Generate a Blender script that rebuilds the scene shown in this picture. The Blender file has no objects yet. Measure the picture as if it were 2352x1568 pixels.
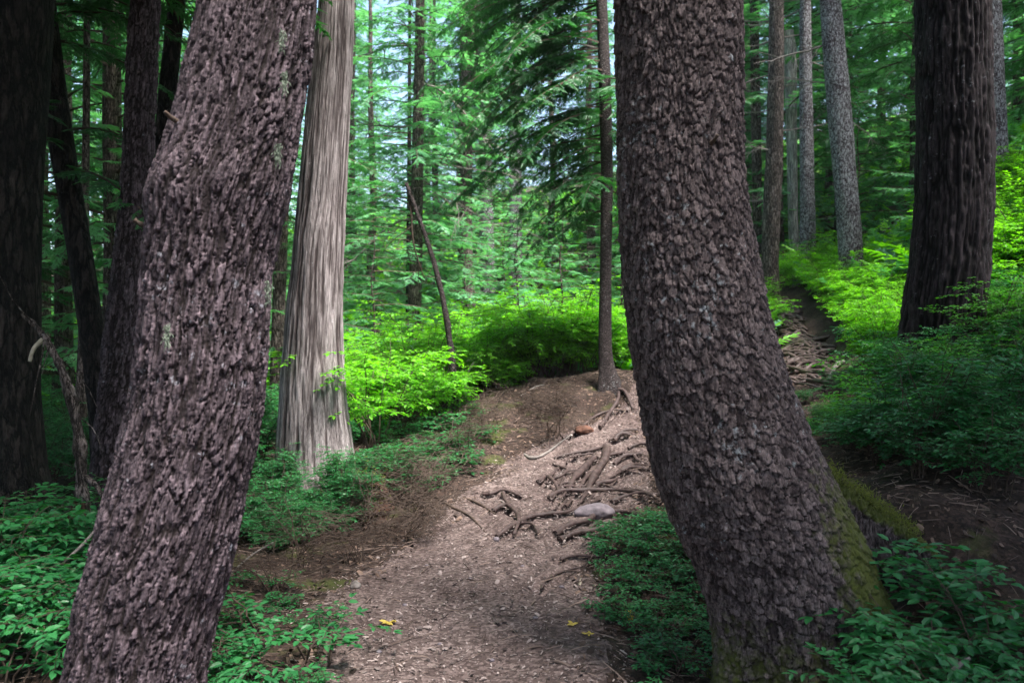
import bpy, math, random
import numpy as np
from mathutils import Vector
R = math.radians
rng = np.random.default_rng(7)
random.seed(7)
scn = bpy.context.scene
COL = scn.collection

# ------------------------------------------------------------------ camera geometry
ZC, FPX, CX, CY = 1.55, 1829.0, 1176.0, 784.0      # eye height, focal length in photo pixels
def P(px, py, Y):
    return np.array([(px - CX) / FPX * Y, Y, ZC + (CY - py) / FPX * Y])

# ------------------------------------------------------------------ noise
def _hash(*k):
    h = np.zeros_like(k[0], dtype=np.int64)
    for i, a in enumerate(k):
        h = (h ^ (a.astype(np.int64) * [374761393, 668265263, 2147483647, 1274126177][i])) & 0xffffffff
        h = (h * 1103515245 + 12345 + i * 7919) & 0xffffffff
        h ^= (h >> 15)
        h = (h * 2246822519) & 0xffffffff
        h ^= (h >> 13)
    return (h & 0xffffff) / float(0xffffff)
def vnoise(x, y, z, seed=0):
    xi, yi, zi = np.floor(x), np.floor(y), np.floor(z)
    fx, fy, fz = x - xi, y - yi, z - zi
    fx, fy, fz = [f * f * f * (f * (f * 6 - 15) + 10) for f in (fx, fy, fz)]
    s = np.full(xi.shape, seed)
    r = 0
    for dx in (0, 1):
        for dy in (0, 1):
            for dz in (0, 1):
                w = (fx if dx else 1 - fx) * (fy if dy else 1 - fy) * (fz if dz else 1 - fz)
                r = r + w * _hash(xi + dx, yi + dy, zi + dz, s)
    return r * 2 - 1
def fbm(x, y, z, octv=4, seed=0, gain=.5):
    a, t, r = 1., 0., 0
    for i in range(octv):
        r = r + a * vnoise(x, y, z, seed + i); t += a
        x, y, z = x * 2.03, y * 2.03, z * 2.03; a *= gain
    return r / t
def sstep(a, b, x):
    t = np.clip((x - a) / (b - a), 0, 1); return t * t * (3 - 2 * t)
def voro(u, v, nper, seed):
    """2-D voronoi, periodic in u with nper cells; returns F1,F2, cell random, offset to centre"""
    ui, vi = np.floor(u), np.floor(v)
    F1 = np.full(u.shape, 9.); F2 = np.full(u.shape, 9.)
    cid = np.zeros(u.shape); du = np.zeros(u.shape); dv = np.zeros(u.shape)
    s = np.full(u.shape, seed)
    for a in (-1, 0, 1):
        for b in (-1, 0, 1):
            cu, cv = ui + a, vi + b
            cw = np.mod(cu, nper)
            jx = _hash(cw, cv, s); jy = _hash(cw, cv, s + 5)
            ex, ey = cu + jx - u, cv + jy - v
            d = np.sqrt(ex * ex + ey * ey)
            n = d < F1
            F2 = np.where(n, F1, np.minimum(F2, d))
            cid = np.where(n, _hash(cw, cv, s + 11), cid)
            du = np.where(n, ex, du); dv = np.where(n, ey, dv)
            F1 = np.where(n, d, F1)
    return F1, F2, cid, du, dv

# ------------------------------------------------------------------ terrain
ctrl = [(1150,1568,3.7),(1150,1400,4.6),(1150,1250,5.9),(1200,1200,6.4),(1180,1130,7.2),(1150,1050,8.3),
 (1300,1000,8.8),(1350,950,9.4),(1400,893,10.0),(1430,852,10.9),(1460,1100,7.6),(1450,1180,6.6),(1430,1300,5.4),
 (1050,975,9.4),(1130,930,10.0),(1200,895,10.4),(1290,862,10.8),
 (1100,905,12.2),(1230,880,13),(900,930,12),(800,960,11),(1000,950,11),
 (1850,872,12),(1830,800,13.5),(1790,725,15.5),(1780,685,17),(1770,660,18),(1850,635,19),(1950,650,16),
 (1650,880,11.2),(1560,865,11.0),
 (2170,790,9),(2352,1000,6.2),(2352,760,9),(2000,1110,5.0),(2100,1190,4.3),(2352,1230,4.2),(2200,930,7.2),(1850,1020,7),(1800,1180,5.2),
 (2352,1568,3.0),(1990,1568,3.5),(1500,1500,3.8),(1480,1568,3.5),(2050,860,9),
 (700,1350,5),(600,1330,5.3),(850,1215,6.8),(900,1080,8.0),(760,1095,7.9),(650,1130,7.6),(560,1180,7.0),(1000,1100,7.7),
 (60,1190,6),(260,1180,6.5),(100,1330,4.6),(200,1100,8.5),(300,1568,3.5),(0,1500,3.8),
 (945,872,17),(700,850,20),(200,960,14),(1075,690,28),(1200,780,20),(1500,700,22),(2300,500,12.5),(2352,330,20),(1150,860,15)]
pts = [P(*c) for c in ctrl]
pts += [np.array(p, float) for p in [(-3,0,0),(0,0,0),(3,0,.1),(-3,-6,-.1),(0,-6,-.2),(4,-6,.3),(-12,-12,-.3),(14,-12,2),(-12,2,-.3),(12,2,2.6),
  (-12,12,-.3),(-20,25,.3),(-30,60,7),(0,60,13),(35,60,20),(30,25,11),(-12,45,8),(0,40,7.5),(22,5,6),(-35,0,-1),(45,0,12),(-40,-40,-2),(45,-40,10),(0,-40,0),(-70,90,10),(80,90,28),(0,90,18),
  (1.9,4.2,.16),(1.2,5.0,.12)]]
pts = np.array(pts)
def _kern(r): return r
_n = len(pts)
_A = np.zeros((_n + 3, _n + 3)); _d = np.linalg.norm(pts[:, None, :2] - pts[None, :, :2], axis=2)
_A[:_n, :_n] = np.sqrt(_d ** 2 + .3 ** 2) + np.eye(_n) * -0.02
_A[:_n, _n] = 1; _A[:_n, _n + 1:] = pts[:, :2]; _A[_n, :_n] = 1; _A[_n + 1:, :_n] = pts[:, :2].T
_w = np.linalg.solve(_A, np.concatenate([pts[:, 2], [0, 0, 0]]))
def gbase(x, y):
    x = np.asarray(x, float); y = np.asarray(y, float); sh = x.shape
    x = x.ravel(); y = y.ravel(); out = np.empty(x.shape)
    for i in range(0, len(x), 20000):
        xx, yy = x[i:i + 20000], y[i:i + 20000]
        d = np.sqrt((xx[:, None] - pts[None, :, 0]) ** 2 + (yy[:, None] - pts[None, :, 1]) ** 2 + .09)
        out[i:i + 20000] = d @ _w[:_n] + _w[_n] + _w[_n + 1] * xx + _w[_n + 2] * yy
    return out.reshape(sh)
# path: centre and half width along y
_py = np.array([-6, 2, 3.7, 4.6, 5.9, 7.2, 8.3, 9.1, 10.0, 10.7, 11.3, 12.0, 13.5, 15, 17, 20])
_px0 = np.array([-1.0, -.80, -.82, -1.15, -.86, -.42, -.02, .95, 1.5, 1.9, 2.6, 3.9, 4.6, 5.0, 5.4, 5.8])
_px1 = np.array([.5, .5, .48, .50, .66, 1.25, 1.4, 1.55, 1.9, 3.4, 4.3, 4.9, 5.4, 5.6, 5.9, 6.2])
def pathmask(x, y):
    l = np.interp(y, _py, _px0); r = np.interp(y, _py, _px1)
    n = .16 * fbm(x * 2.2, y * 2.2, 0 * x, 3, 40)
    m = np.minimum(x - l, r - x) + n
    return np.where(y < -6, -1., m)
def ground(x, y):
    x = np.asarray(x, float); y = np.asarray(y, float)
    b = gbase(x, y); m = pathmask(x, y); off = 1 - sstep(-.15, .2, m)
    z = b + .10 * off * fbm(x * .9, y * .9, 0 * x, 3, 3) + .035 * fbm(x * 3.1, y * 3.1, 0 * x, 3, 9) * (0.35 + off)
    return z
def gz(x, y): return float(ground(np.array([x]), np.array([y]))[0])
def hit(px, py):
    """ground point seen along a direction from the trail"""
    Y = np.concatenate([np.arange(2.2, 22, .02)])
    x = (px - CX) / FPX * Y; z = ZC + (CY - py) / FPX * Y
    g = ground(x, Y); k = np.argmax(z < g)
    if z[k] >= g[k]: k = len(Y) - 1
    return np.array([x[k], Y[k], g[k]])

# ------------------------------------------------------------------ mesh helpers
def make_mesh(name, V, faces, mats, attrs=None, smooth=False, fmat=None):
    V = np.ascontiguousarray(V, dtype=np.float32)
    if not isinstance(faces, list): faces = [faces]
    faces = [np.asarray(f, dtype=np.int32) for f in faces if len(f)]
    me = bpy.data.meshes.new(name)
    me.vertices.add(len(V)); me.vertices.foreach_set('co', V.ravel())
    nl = sum(f.size for f in faces); npoly = sum(len(f) for f in faces)
    me.loops.add(nl); me.polygons.add(npoly)
    me.loops.foreach_set('vertex_index', np.concatenate([f.ravel() for f in faces]))
    cnt = np.concatenate([np.full(len(f), f.shape[1], np.int32) for f in faces])
    st = np.concatenate([[0], np.cumsum(cnt)[:-1]]).astype(np.int32)
    me.polygons.foreach_set('loop_start', st)
    me.polygons.foreach_set('use_smooth', np.full(npoly, smooth))
    for m in (mats if isinstance(mats, (list, tuple)) else [mats]): me.materials.append(m)
    if fmat is not None: me.polygons.foreach_set('material_index', np.asarray(fmat, np.int32))
    me.update(calc_edges=True)
    for k, a in (attrs or {}).items():
        at = me.attributes.new(k, 'FLOAT', 'POINT'); at.data.foreach_set('value', np.asarray(a, np.float32))
    return me
class Geo:
    def __init__(s): s.V, s.F, s.M, s.T, s.n = [], [], [], [], 0
    def add(s, V, F, mat=0, tint=None):
        s.V.append(V); s.F.append(F + s.n); s.M.append(np.full(len(F), mat))
        s.T.append(np.full(len(V), .5) if tint is None else tint); s.n += len(V)
    def inst(s, tV, tF, O, X, Yv, Z, S, mat=0, tint=None):
        """copies of a template in frames (O; X,Y,Z) scaled by S"""
        m, k = len(O), len(tV)
        if m == 0: return
        S = np.broadcast_to(np.asarray(S, float).reshape(-1, 1, 1) if np.ndim(S) < 2 else np.asarray(S)[:, None, :], (m, 1, 1 if np.ndim(S) < 2 else 3))
        t = tV[None] * S
        V = O[:, None] + t[..., 0:1] * X[:, None] + t[..., 1:2] * Yv[:, None] + t[..., 2:3] * Z[:, None]
        F = tF[None] + (np.arange(m) * k)[:, None, None]
        ti = rng.random(m) if tint is None else tint
        s.add(V.reshape(-1, 3), F.reshape(-1, tF.shape[1]), mat, np.repeat(ti, k))
    def tube(s, pts, rad, sides=4, mat=1, tint=None):
        pts = np.asarray(pts, float); n = len(pts)
        rad = np.broadcast_to(np.asarray(rad, float), (n,))
        T = np.gradient(pts, axis=0); T /= np.linalg.norm(T, axis=1, keepdims=True) + 1e-9
        up = np.array([0, 0, 1.]) if abs(T[n // 2, 2]) < .9 else np.array([1., 0, 0])
        A = np.cross(T, up); A /= np.linalg.norm(A, axis=1, keepdims=True) + 1e-9
        B = np.cross(T, A)
        th = np.arange(sides) / sides * 2 * math.pi
        V = pts[:, None] + rad[:, None, None] * (np.cos(th)[None, :, None] * A[:, None] + np.sin(th)[None, :, None] * B[:, None])
        i = np.arange(n - 1)[:, None] * sides; j = np.arange(sides)[None]; j2 = (j + 1) % sides
        q = np.stack([i + j, i + j2, i + sides + j2, i + sides + j], -1).reshape(-1, 4)
        tri = np.concatenate([q[:, [0, 1, 2]], q[:, [0, 2, 3]]])
        s.add(V.reshape(-1, 3), tri, mat, None if tint is None else np.full(n * sides, tint))
    def mesh(s, name, mats, smooth=False):
        return make_mesh(name, np.concatenate(s.V), [np.concatenate(s.F)], mats, {'tint': np.concatenate(s.T)}, smooth, np.concatenate(s.M))
def nrm(a): return a / (np.linalg.norm(a, axis=-1, keepdims=True) + 1e-9)
def link(o, parent=None):
    COL.objects.link(o)
    if parent: o.parent = parent
    return o
def obj(name, me, parent=None, loc=(0, 0, 0)):
    o = bpy.data.objects.new(name, me); o.location = loc; return link(o, parent)
def tag(o, label=None, cat=None, group=None, kind=None):
    if label: o['label'] = label
    if cat: o['category'] = cat
    if group: o['group'] = group
    if kind: o['kind'] = kind
    return o
def thing(name, label, cat, loc, rz=0, group=None):
    o = bpy.data.objects.new(name, None); o.empty_display_size = .2
    o.location = loc; o.rotation_euler = (0, 0, rz); link(o); return tag(o, label, cat, group)

# ------------------------------------------------------------------ materials
def newmat(name):
    m = bpy.data.materials.new(name); m.use_nodes = True; nt = m.node_tree; nt.nodes.clear()
    out = nt.nodes.new('ShaderNodeOutputMaterial'); return m, nt, out
def N(nt, t, **k):
    n = nt.nodes.new(t)
    for a, b in k.items():
        if a in ('inp',):
            for i, v in b.items(): n.inputs[i].default_value = v
        else: setattr(n, a, b)
    return n
def c4(c): return (c[0], c[1], c[2], 1)
def ramp(nt, stops, interp='LINEAR'):
    r = nt.nodes.new('ShaderNodeValToRGB'); r.color_ramp.interpolation = interp
    e = r.color_ramp.elements
    while len(e) < len(stops): e.new(.5)
    for i, (p, c) in enumerate(stops):
        e[i].position = p; e[i].color = c4(c)
    return r
def mixc(nt, f, a, b, mode='MIX'):
    n = nt.nodes.new('ShaderNodeMix'); n.data_type = 'RGBA'; n.blend_type = mode
    for s, v in ((0, f), (6, a), (7, b)):
        if hasattr(v, 'is_output') or hasattr(v, 'links'): nt.links.new(v, n.inputs[s])
        else: n.inputs[s].default_value = v if s == 0 else c4(v)
    return n.outputs[2]
def leafmat(name, dark, light, trans=.4, rough=.45, transcol=None, spec=.4):
    m, nt, out = newmat(name); L = nt.links.new
    at = N(nt, 'ShaderNodeAttribute', attribute_name='tint')
    oi = N(nt, 'ShaderNodeObjectInfo')
    ge = N(nt, 'ShaderNodeNewGeometry')
    no = N(nt, 'ShaderNodeTexNoise', inp={'Scale': 1.6, 'Detail': 2.0}); L(ge.outputs['Position'], no.inputs['Vector'])
    ad = N(nt, 'ShaderNodeMath', operation='MULTIPLY_ADD', inp={1: .45}); L(at.outputs['Fac'], ad.inputs[0])
    a2 = N(nt, 'ShaderNodeMath', operation='MULTIPLY_ADD', inp={1: .7, 2: -.2}); L(no.outputs['Fac'], a2.inputs[0]); L(a2.outputs[0], ad.inputs[2])
    a3 = N(nt, 'ShaderNodeMath', operation='MULTIPLY_ADD', inp={1: .25}); L(oi.outputs['Random'], a3.inputs[0]); L(ad.outputs[0], a3.inputs[2])
    mid = [(.5 * (a + b)) for a, b in zip(dark, light)]
    r = ramp(nt, [(0.05, dark), (.5, mid), (.95, light)]); L(a3.outputs[0], r.inputs[0])
    p = N(nt, 'ShaderNodeBsdfPrincipled', inp={'Roughness': rough, 'Specular IOR Level': spec}); L(r.outputs[0], p.inputs['Base Color'])
    t = N(nt, 'ShaderNodeBsdfTranslucent')
    tc = mixc(nt, 1.0, r.outputs[0], transcol or (1.3, 1.5, .5), 'MULTIPLY'); L(tc, t.inputs['Color'])
    mx = N(nt, 'ShaderNodeMixShader', inp={0: trans}); L(p.outputs[0], mx.inputs[1]); L(t.outputs[0], mx.inputs[2]); L(mx.outputs[0], out.inputs[0])
    return m
def barkmat(name, crev, mid, light, lichen=.3, lichcol=(.34, .36, .37), use_attr=True, bump=.4, scale=1., rough=.9, stretch=(1, 1, .25), mosscol=(.10, .12, .02)):
    m, nt, out = newmat(name); L = nt.links.new
    tc = N(nt, 'ShaderNodeTexCoord')
    mp = N(nt, 'ShaderNodeMapping'); mp.inputs['Scale'].default_value = stretch; L(tc.outputs['Object'], mp.inputs[0])
    n1 = N(nt, 'ShaderNodeTexNoise', inp={'Scale': 42 * scale, 'Detail': 6.0, 'Roughness': .65}); L(mp.outputs[0], n1.inputs['Vector'])
    n2 = N(nt, 'ShaderNodeTexNoise', inp={'Scale': 22 * scale, 'Detail': 4.0, 'Roughness': .7}); L(tc.outputs['Object'], n2.inputs['Vector'])
    n3 = N(nt, 'ShaderNodeTexNoise', inp={'Scale': 1.7 * scale, 'Detail': 3.0}); L(tc.outputs['Object'], n3.inputs['Vector'])
    n4 = N(nt, 'ShaderNodeTexNoise', inp={'Scale': 90 * scale, 'Detail': 3.0, 'Roughness': .6}); L(tc.outputs['Object'], n4.inputs['Vector'])
    if use_attr:
        ah = N(nt, 'ShaderNodeAttribute', attribute_name='bh').outputs['Fac']
        ac = N(nt, 'ShaderNodeAttribute', attribute_name='bc').outputs['Fac']
        am = N(nt, 'ShaderNodeAttribute', attribute_name='moss').outputs['Fac']
    else:
        nd = N(nt, 'ShaderNodeTexNoise', inp={'Scale': 16 * scale, 'Detail': 4.0, 'Roughness': .7}); L(mp.outputs[0], nd.inputs['Vector'])
        vm = N(nt, 'ShaderNodeVectorMath', operation='MULTIPLY_ADD'); vm.inputs[1].default_value = (.12, .12, .12); L(nd.outputs['Color'], vm.inputs[0]); L(mp.outputs[0], vm.inputs[2])
        vo = N(nt, 'ShaderNodeTexVoronoi', feature='DISTANCE_TO_EDGE', inp={'Scale': 24 * scale}); L(vm.outputs[0], vo.inputs['Vector'])
        q = N(nt, 'ShaderNodeMapRange', inp={1: 0., 2: .3}); L(vo.outputs['Distance'], q.inputs[0]); ah = q.outputs[0]
        vc = N(nt, 'ShaderNodeTexVoronoi', inp={'Scale': 24 * scale}); L(vm.outputs[0], vc.inputs['Vector'])
        sp = N(nt, 'ShaderNodeSeparateColor'); L(vc.outputs['Color'], sp.inputs[0]); ac = sp.outputs[0]
        am = None
    # plate brightness
    s1 = N(nt, 'ShaderNodeMath', operation='MULTIPLY_ADD', inp={1: .5}); L(ac, s1.inputs[0])
    s2 = N(nt, 'ShaderNodeMath', operation='MULTIPLY_ADD', inp={1: .9, 2: -.2}); L(n1.outputs['Fac'], s2.inputs[0]); L(s2.outputs[0], s1.inputs[2])
    rc = ramp(nt, [(.28, mid), (.72, light)]); L(s1.outputs[0], rc.inputs[0])
    hh = N(nt, 'ShaderNodeMapRange', inp={1: .08, 2: .6}); L(ah, hh.inputs[0])
    col = mixc(nt, hh.outputs[0], crev, rc.outputs[0])
    n6 = N(nt, 'ShaderNodeTexNoise', inp={'Scale': (120 if use_attr else 45) * scale, 'Detail': 5.0, 'Roughness': .75}); L(mp.outputs[0], n6.inputs['Vector'])
    g6 = N(nt, 'ShaderNodeMapRange', inp={1: .34, 2: .68, 3: .30, 4: 1.9}); L(n6.outputs['Fac'], g6.inputs[0])
    col = mixc(nt, 1.0, col, g6.outputs[0], 'MULTIPLY')
    # lichen flecks
    la = N(nt, 'ShaderNodeMath', operation='MULTIPLY_ADD', inp={1: .45}); L(n3.outputs['Fac'], la.inputs[0]); L(n2.outputs['Fac'], la.inputs[2])
    lm = N(nt, 'ShaderNodeMapRange', inp={1: .98 - .35 * lichen, 2: 1.06 - .35 * lichen, 4: .85}); L(la.outputs[0], lm.inputs[0])
    lh = N(nt, 'ShaderNodeMath', operation='MULTIPLY'); L(lm.outputs[0], lh.inputs[0]); L(hh.outputs[0], lh.inputs[1])
    col = mixc(nt, lh.outputs[0], col, lichcol)
    if am is not None:
        mg = mixc(nt, n1.outputs['Fac'], mosscol, (mosscol[0] * .35, mosscol[1] * .35, mosscol[2] * .4))
        m1 = N(nt, 'ShaderNodeMath', operation='ADD'); L(am, m1.inputs[0]); L(n2.outputs['Fac'], m1.inputs[1])
        m2 = N(nt, 'ShaderNodeMapRange', inp={1: .85, 2: 1.15, 4: .85}); L(m1.outputs[0], m2.inputs[0])
        col = mixc(nt, m2.outputs[0], col, mg)
    p = N(nt, 'ShaderNodeBsdfPrincipled', inp={'Roughness': rough, 'Specular IOR Level': .2}); L(col, p.inputs['Base Color'])
    bsum = N(nt, 'ShaderNodeMath', operation='ADD'); L(n1.outputs['Fac'], bsum.inputs[0])
    b2 = N(nt, 'ShaderNodeMath', operation='MULTIPLY', inp={1: .6}); L(n4.outputs['Fac'], b2.inputs[0]); L(b2.outputs[0], bsum.inputs[1])
    src = bsum.outputs[0]
    if not use_attr:
        b3 = N(nt, 'ShaderNodeMath', operation='MULTIPLY_ADD', inp={1: 1.6}); L(ah, b3.inputs[0]); L(src, b3.inputs[2]); src = b3.outputs[0]
    bp = N(nt, 'ShaderNodeBump', inp={'Strength': bump, 'Distance': .012 if use_attr else .03}); L(src, bp.inputs['Height']); L(bp.outputs[0], p.inputs['Normal'])
    L(p.outputs[0], out.inputs[0]); return m
def flatmat(name, a, b, scale=20, rough=.8, bump=.3, attr=None):
    m, nt, out = newmat(name); L = nt.links.new
    tc = N(nt, 'ShaderNodeTexCoord')
    n1 = N(nt, 'ShaderNodeTexNoise', inp={'Scale': scale, 'Detail': 5.0, 'Roughness': .65}); L(tc.outputs['Object'], n1.inputs['Vector'])
    src = n1.outputs['Fac']
    if attr:
        at = N(nt, 'ShaderNodeAttribute', attribute_name=attr)
        s = N(nt, 'ShaderNodeMath', operation='MULTIPLY_ADD', inp={1: .35}); L(n1.outputs['Fac'], s.inputs[0])
        s2 = N(nt, 'ShaderNodeMath', operation='MULTIPLY_ADD', inp={1: .8, 2: -.08}); L(at.outputs['Fac'], s2.inputs[0]); L(s2.outputs[0], s.inputs[2]); src = s.outputs[0]
    r = ramp(nt, [(.25, a), (.78, b)]); L(src, r.inputs[0])
    p = N(nt, 'ShaderNodeBsdfPrincipled', inp={'Roughness': rough, 'Specular IOR Level': .3}); L(r.outputs[0], p.inputs['Base Color'])
    bp = N(nt, 'ShaderNodeBump', inp={'Strength': bump, 'Distance': .01}); L(n1.outputs['Fac'], bp.inputs['Height']); L(bp.outputs[0], p.inputs['Normal'])
    L(p.outputs[0], out.inputs[0]); return m
def groundmat(name, cols, fine, rough=.9, moss=0.):
    m, nt, out = newmat(name); L = nt.links.new
    ge = N(nt, 'ShaderNodeNewGeometry'); pos = ge.outputs['Position']
    v = N(nt, 'ShaderNodeTexVoronoi', inp={'Scale': 62.}); L(pos, v.inputs['Vector'])
    sp = N(nt, 'ShaderNodeSeparateColor'); L(v.outputs['Color'], sp.inputs[0])
    n1 = N(nt, 'ShaderNodeTexNoise', inp={'Scale': 8., 'Detail': 7.0, 'Roughness': .7}); L(pos, n1.inputs['Vector'])
    n2 = N(nt, 'ShaderNodeTexNoise', inp={'Scale': 1.9, 'Detail': 5.0}); L(pos, n2.inputs['Vector'])
    n5 = N(nt, 'ShaderNodeTexNoise', inp={'Scale': 150., 'Detail': 3.0}); L(pos, n5.inputs['Vector'])
    s = N(nt, 'ShaderNodeMath', operation='MULTIPLY_ADD', inp={1: .5}); L(sp.outputs[0], s.inputs[0])
    s2 = N(nt, 'ShaderNodeMath', operation='MULTIPLY_ADD', inp={1: .9, 2: -.2}); L(n1.outputs['Fac'], s2.inputs[0]); L(s2.outputs[0], s.inputs[2])
    r = ramp(nt, [(.15, cols[0]), (.5, cols[1]), (.85, cols[2])]); L(s.outputs[0], r.inputs[0])
    q = N(nt, 'ShaderNodeMapRange', inp={1: .35, 2: .7}); L(n2.outputs['Fac'], q.inputs[0])
    col = mixc(nt, q.outputs[0], r.outputs[0], fine, 'MULTIPLY')
    if moss:
        n3 = N(nt, 'ShaderNodeTexNoise', inp={'Scale': 2.2, 'Detail': 5.0}); L(pos, n3.inputs['Vector'])
        q2 = N(nt, 'ShaderNodeMapRange', inp={1: .56, 2: .66, 4: moss}); L(n3.outputs['Fac'], q2.inputs[0])
        col = mixc(nt, q2.outputs[0], col, (.05, .065, .012))
    p = N(nt, 'ShaderNodeBsdfPrincipled', inp={'Roughness': rough, 'Specular IOR Level': .25}); L(col, p.inputs['Base Color'])
    a = N(nt, 'ShaderNodeMath', operation='MULTIPLY_ADD', inp={1: .8}); L(sp.outputs[1], a.inputs[0]); L(n5.outputs['Fac'], a.inputs[2])
    bp = N(nt, 'ShaderNodeBump', inp={'Strength': .7, 'Distance': .012}); L(a.outputs[0], bp.inputs['Height']); L(bp.outputs[0], p.inputs['Normal'])
    L(p.outputs[0], out.inputs[0]); return m

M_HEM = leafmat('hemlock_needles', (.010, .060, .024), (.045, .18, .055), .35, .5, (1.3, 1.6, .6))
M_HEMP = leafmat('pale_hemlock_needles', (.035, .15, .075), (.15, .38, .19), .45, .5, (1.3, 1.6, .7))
M_HUCK = leafmat('huckleberry_leaf_lit', (.055, .23, .012), (.19, .52, .025), .5, .45, (1.5, 1.6, .35))  # lime tone: sunlight on the shrub leaves put into their colour
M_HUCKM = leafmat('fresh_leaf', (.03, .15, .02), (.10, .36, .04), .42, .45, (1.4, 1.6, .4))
M_HUCKD = leafmat('huckleberry_leaf_shaded', (.010, .085, .030), (.04, .21, .060), .35, .4, (1.2, 1.5, .5))  # same kind of leaf with the shade put into its bluish-green colour
M_TWIG = flatmat('twig_bark', (.02, .013, .01), (.09, .06, .045), 30)
M_DEAD = flatmat('dead_wood', (.06, .05, .046), (.25, .22, .205), 30)
M_PALE = flatmat('bleached_wood', (.20, .17, .13), (.46, .40, .32), 25)
M_BL = barkmat('hemlock_bark_furrowed', (.012, .008, .008), (.019, .013, .016), (.112, .084, .097), .34, (.24, .24, .275))
M_BR = barkmat('hemlock_bark_scaly', (.014, .009, .008), (.021, .0145, .0155), (.132, .101, .101), .32, (.25, .26, .275))
M_CED = barkmat('cedar_bark', (.040, .030, .030), (.125, .102, .102), (.25, .22, .222), .25, (.55, .54, .56), stretch=(1, 1, .06), bump=.5)
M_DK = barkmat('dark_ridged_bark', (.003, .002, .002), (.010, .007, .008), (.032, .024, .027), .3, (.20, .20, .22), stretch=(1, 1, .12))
M_BK1 = barkmat('brown_far_bark', (.02, .014, .012), (.08, .06, .055), (.19, .15, .14), .35, (.3, .31, .31), use_attr=False, bump=.7)
M_BK2 = barkmat('grey_snag_wood', (.12, .11, .11), (.25, .23, .23), (.36, .34, .34), .3, (.42, .42, .42), use_attr=False, bump=.4, stretch=(1, 1, .08))
M_BK3 = barkmat('lichen_spotted_bark', (.035, .026, .03), (.06, .045, .055), (.17, .14, .17), .95, (.46, .46, .50), use_attr=False, bump=.8, scale=1.1, stretch=(1, 1, .35))
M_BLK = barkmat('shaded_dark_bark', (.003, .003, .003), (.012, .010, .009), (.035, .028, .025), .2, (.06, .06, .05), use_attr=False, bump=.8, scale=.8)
M_THIN = barkmat('smooth_young_bark', (.014, .010, .010), (.042, .031, .031), (.085, .068, .068), .4, (.26, .27, .28), use_attr=False, bump=.5, scale=1.2, stretch=(1, 1, 1.6))
M_ROOT = flatmat('root_wood', (.018, .011, .0105), (.095, .062, .058), 16, .6, .5)
M_PATH = groundmat('path_soil', [(.045, .030, .028), (.11, .079, .073), (.25, .19, .178)], (.68, .64, .64))
M_FLOOR = groundmat('forest_floor_soil', [(.011, .007, .0055), (.034, .021, .017), (.085, .053, .042)], (.6, .55, .5), moss=.7)
M_CHIP = flatmat('wood_chips', (.04, .028, .027), (.30, .24, .225), 9, .8, .2, attr='tint')
M_TWL = flatmat('fallen_twigs', (.04, .026, .021), (.21, .15, .125), 9, .8, .2, attr='tint')
M_LEAFL = flatmat('dead_leaf', (.03, .018, .014), (.16, .105, .08), 9, .8, .2, attr='tint')
M_ROCK = flatmat('purple_grey_rock', (.06, .05, .06), (.24, .20, .22), 14, .75, .5)
M_MOSS = leafmat('moss', (.045, .055, .008), (.20, .22, .045), .3, .8, (1.2, 1.3, .5))
M_LICH = leafmat('beard_lichen', (.10, .13, .10), (.24, .28, .22), .3, .9, (1, 1.1, .9))
M_YEL = leafmat('yellow_leaf', (.35, .25, .04), (.65, .50, .10), .3, .6, (1, 1, .6))
M_RED = flatmat('rotten_red_wood', (.05, .02, .014), (.16, .08, .055), 12, .9, .8)

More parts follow.
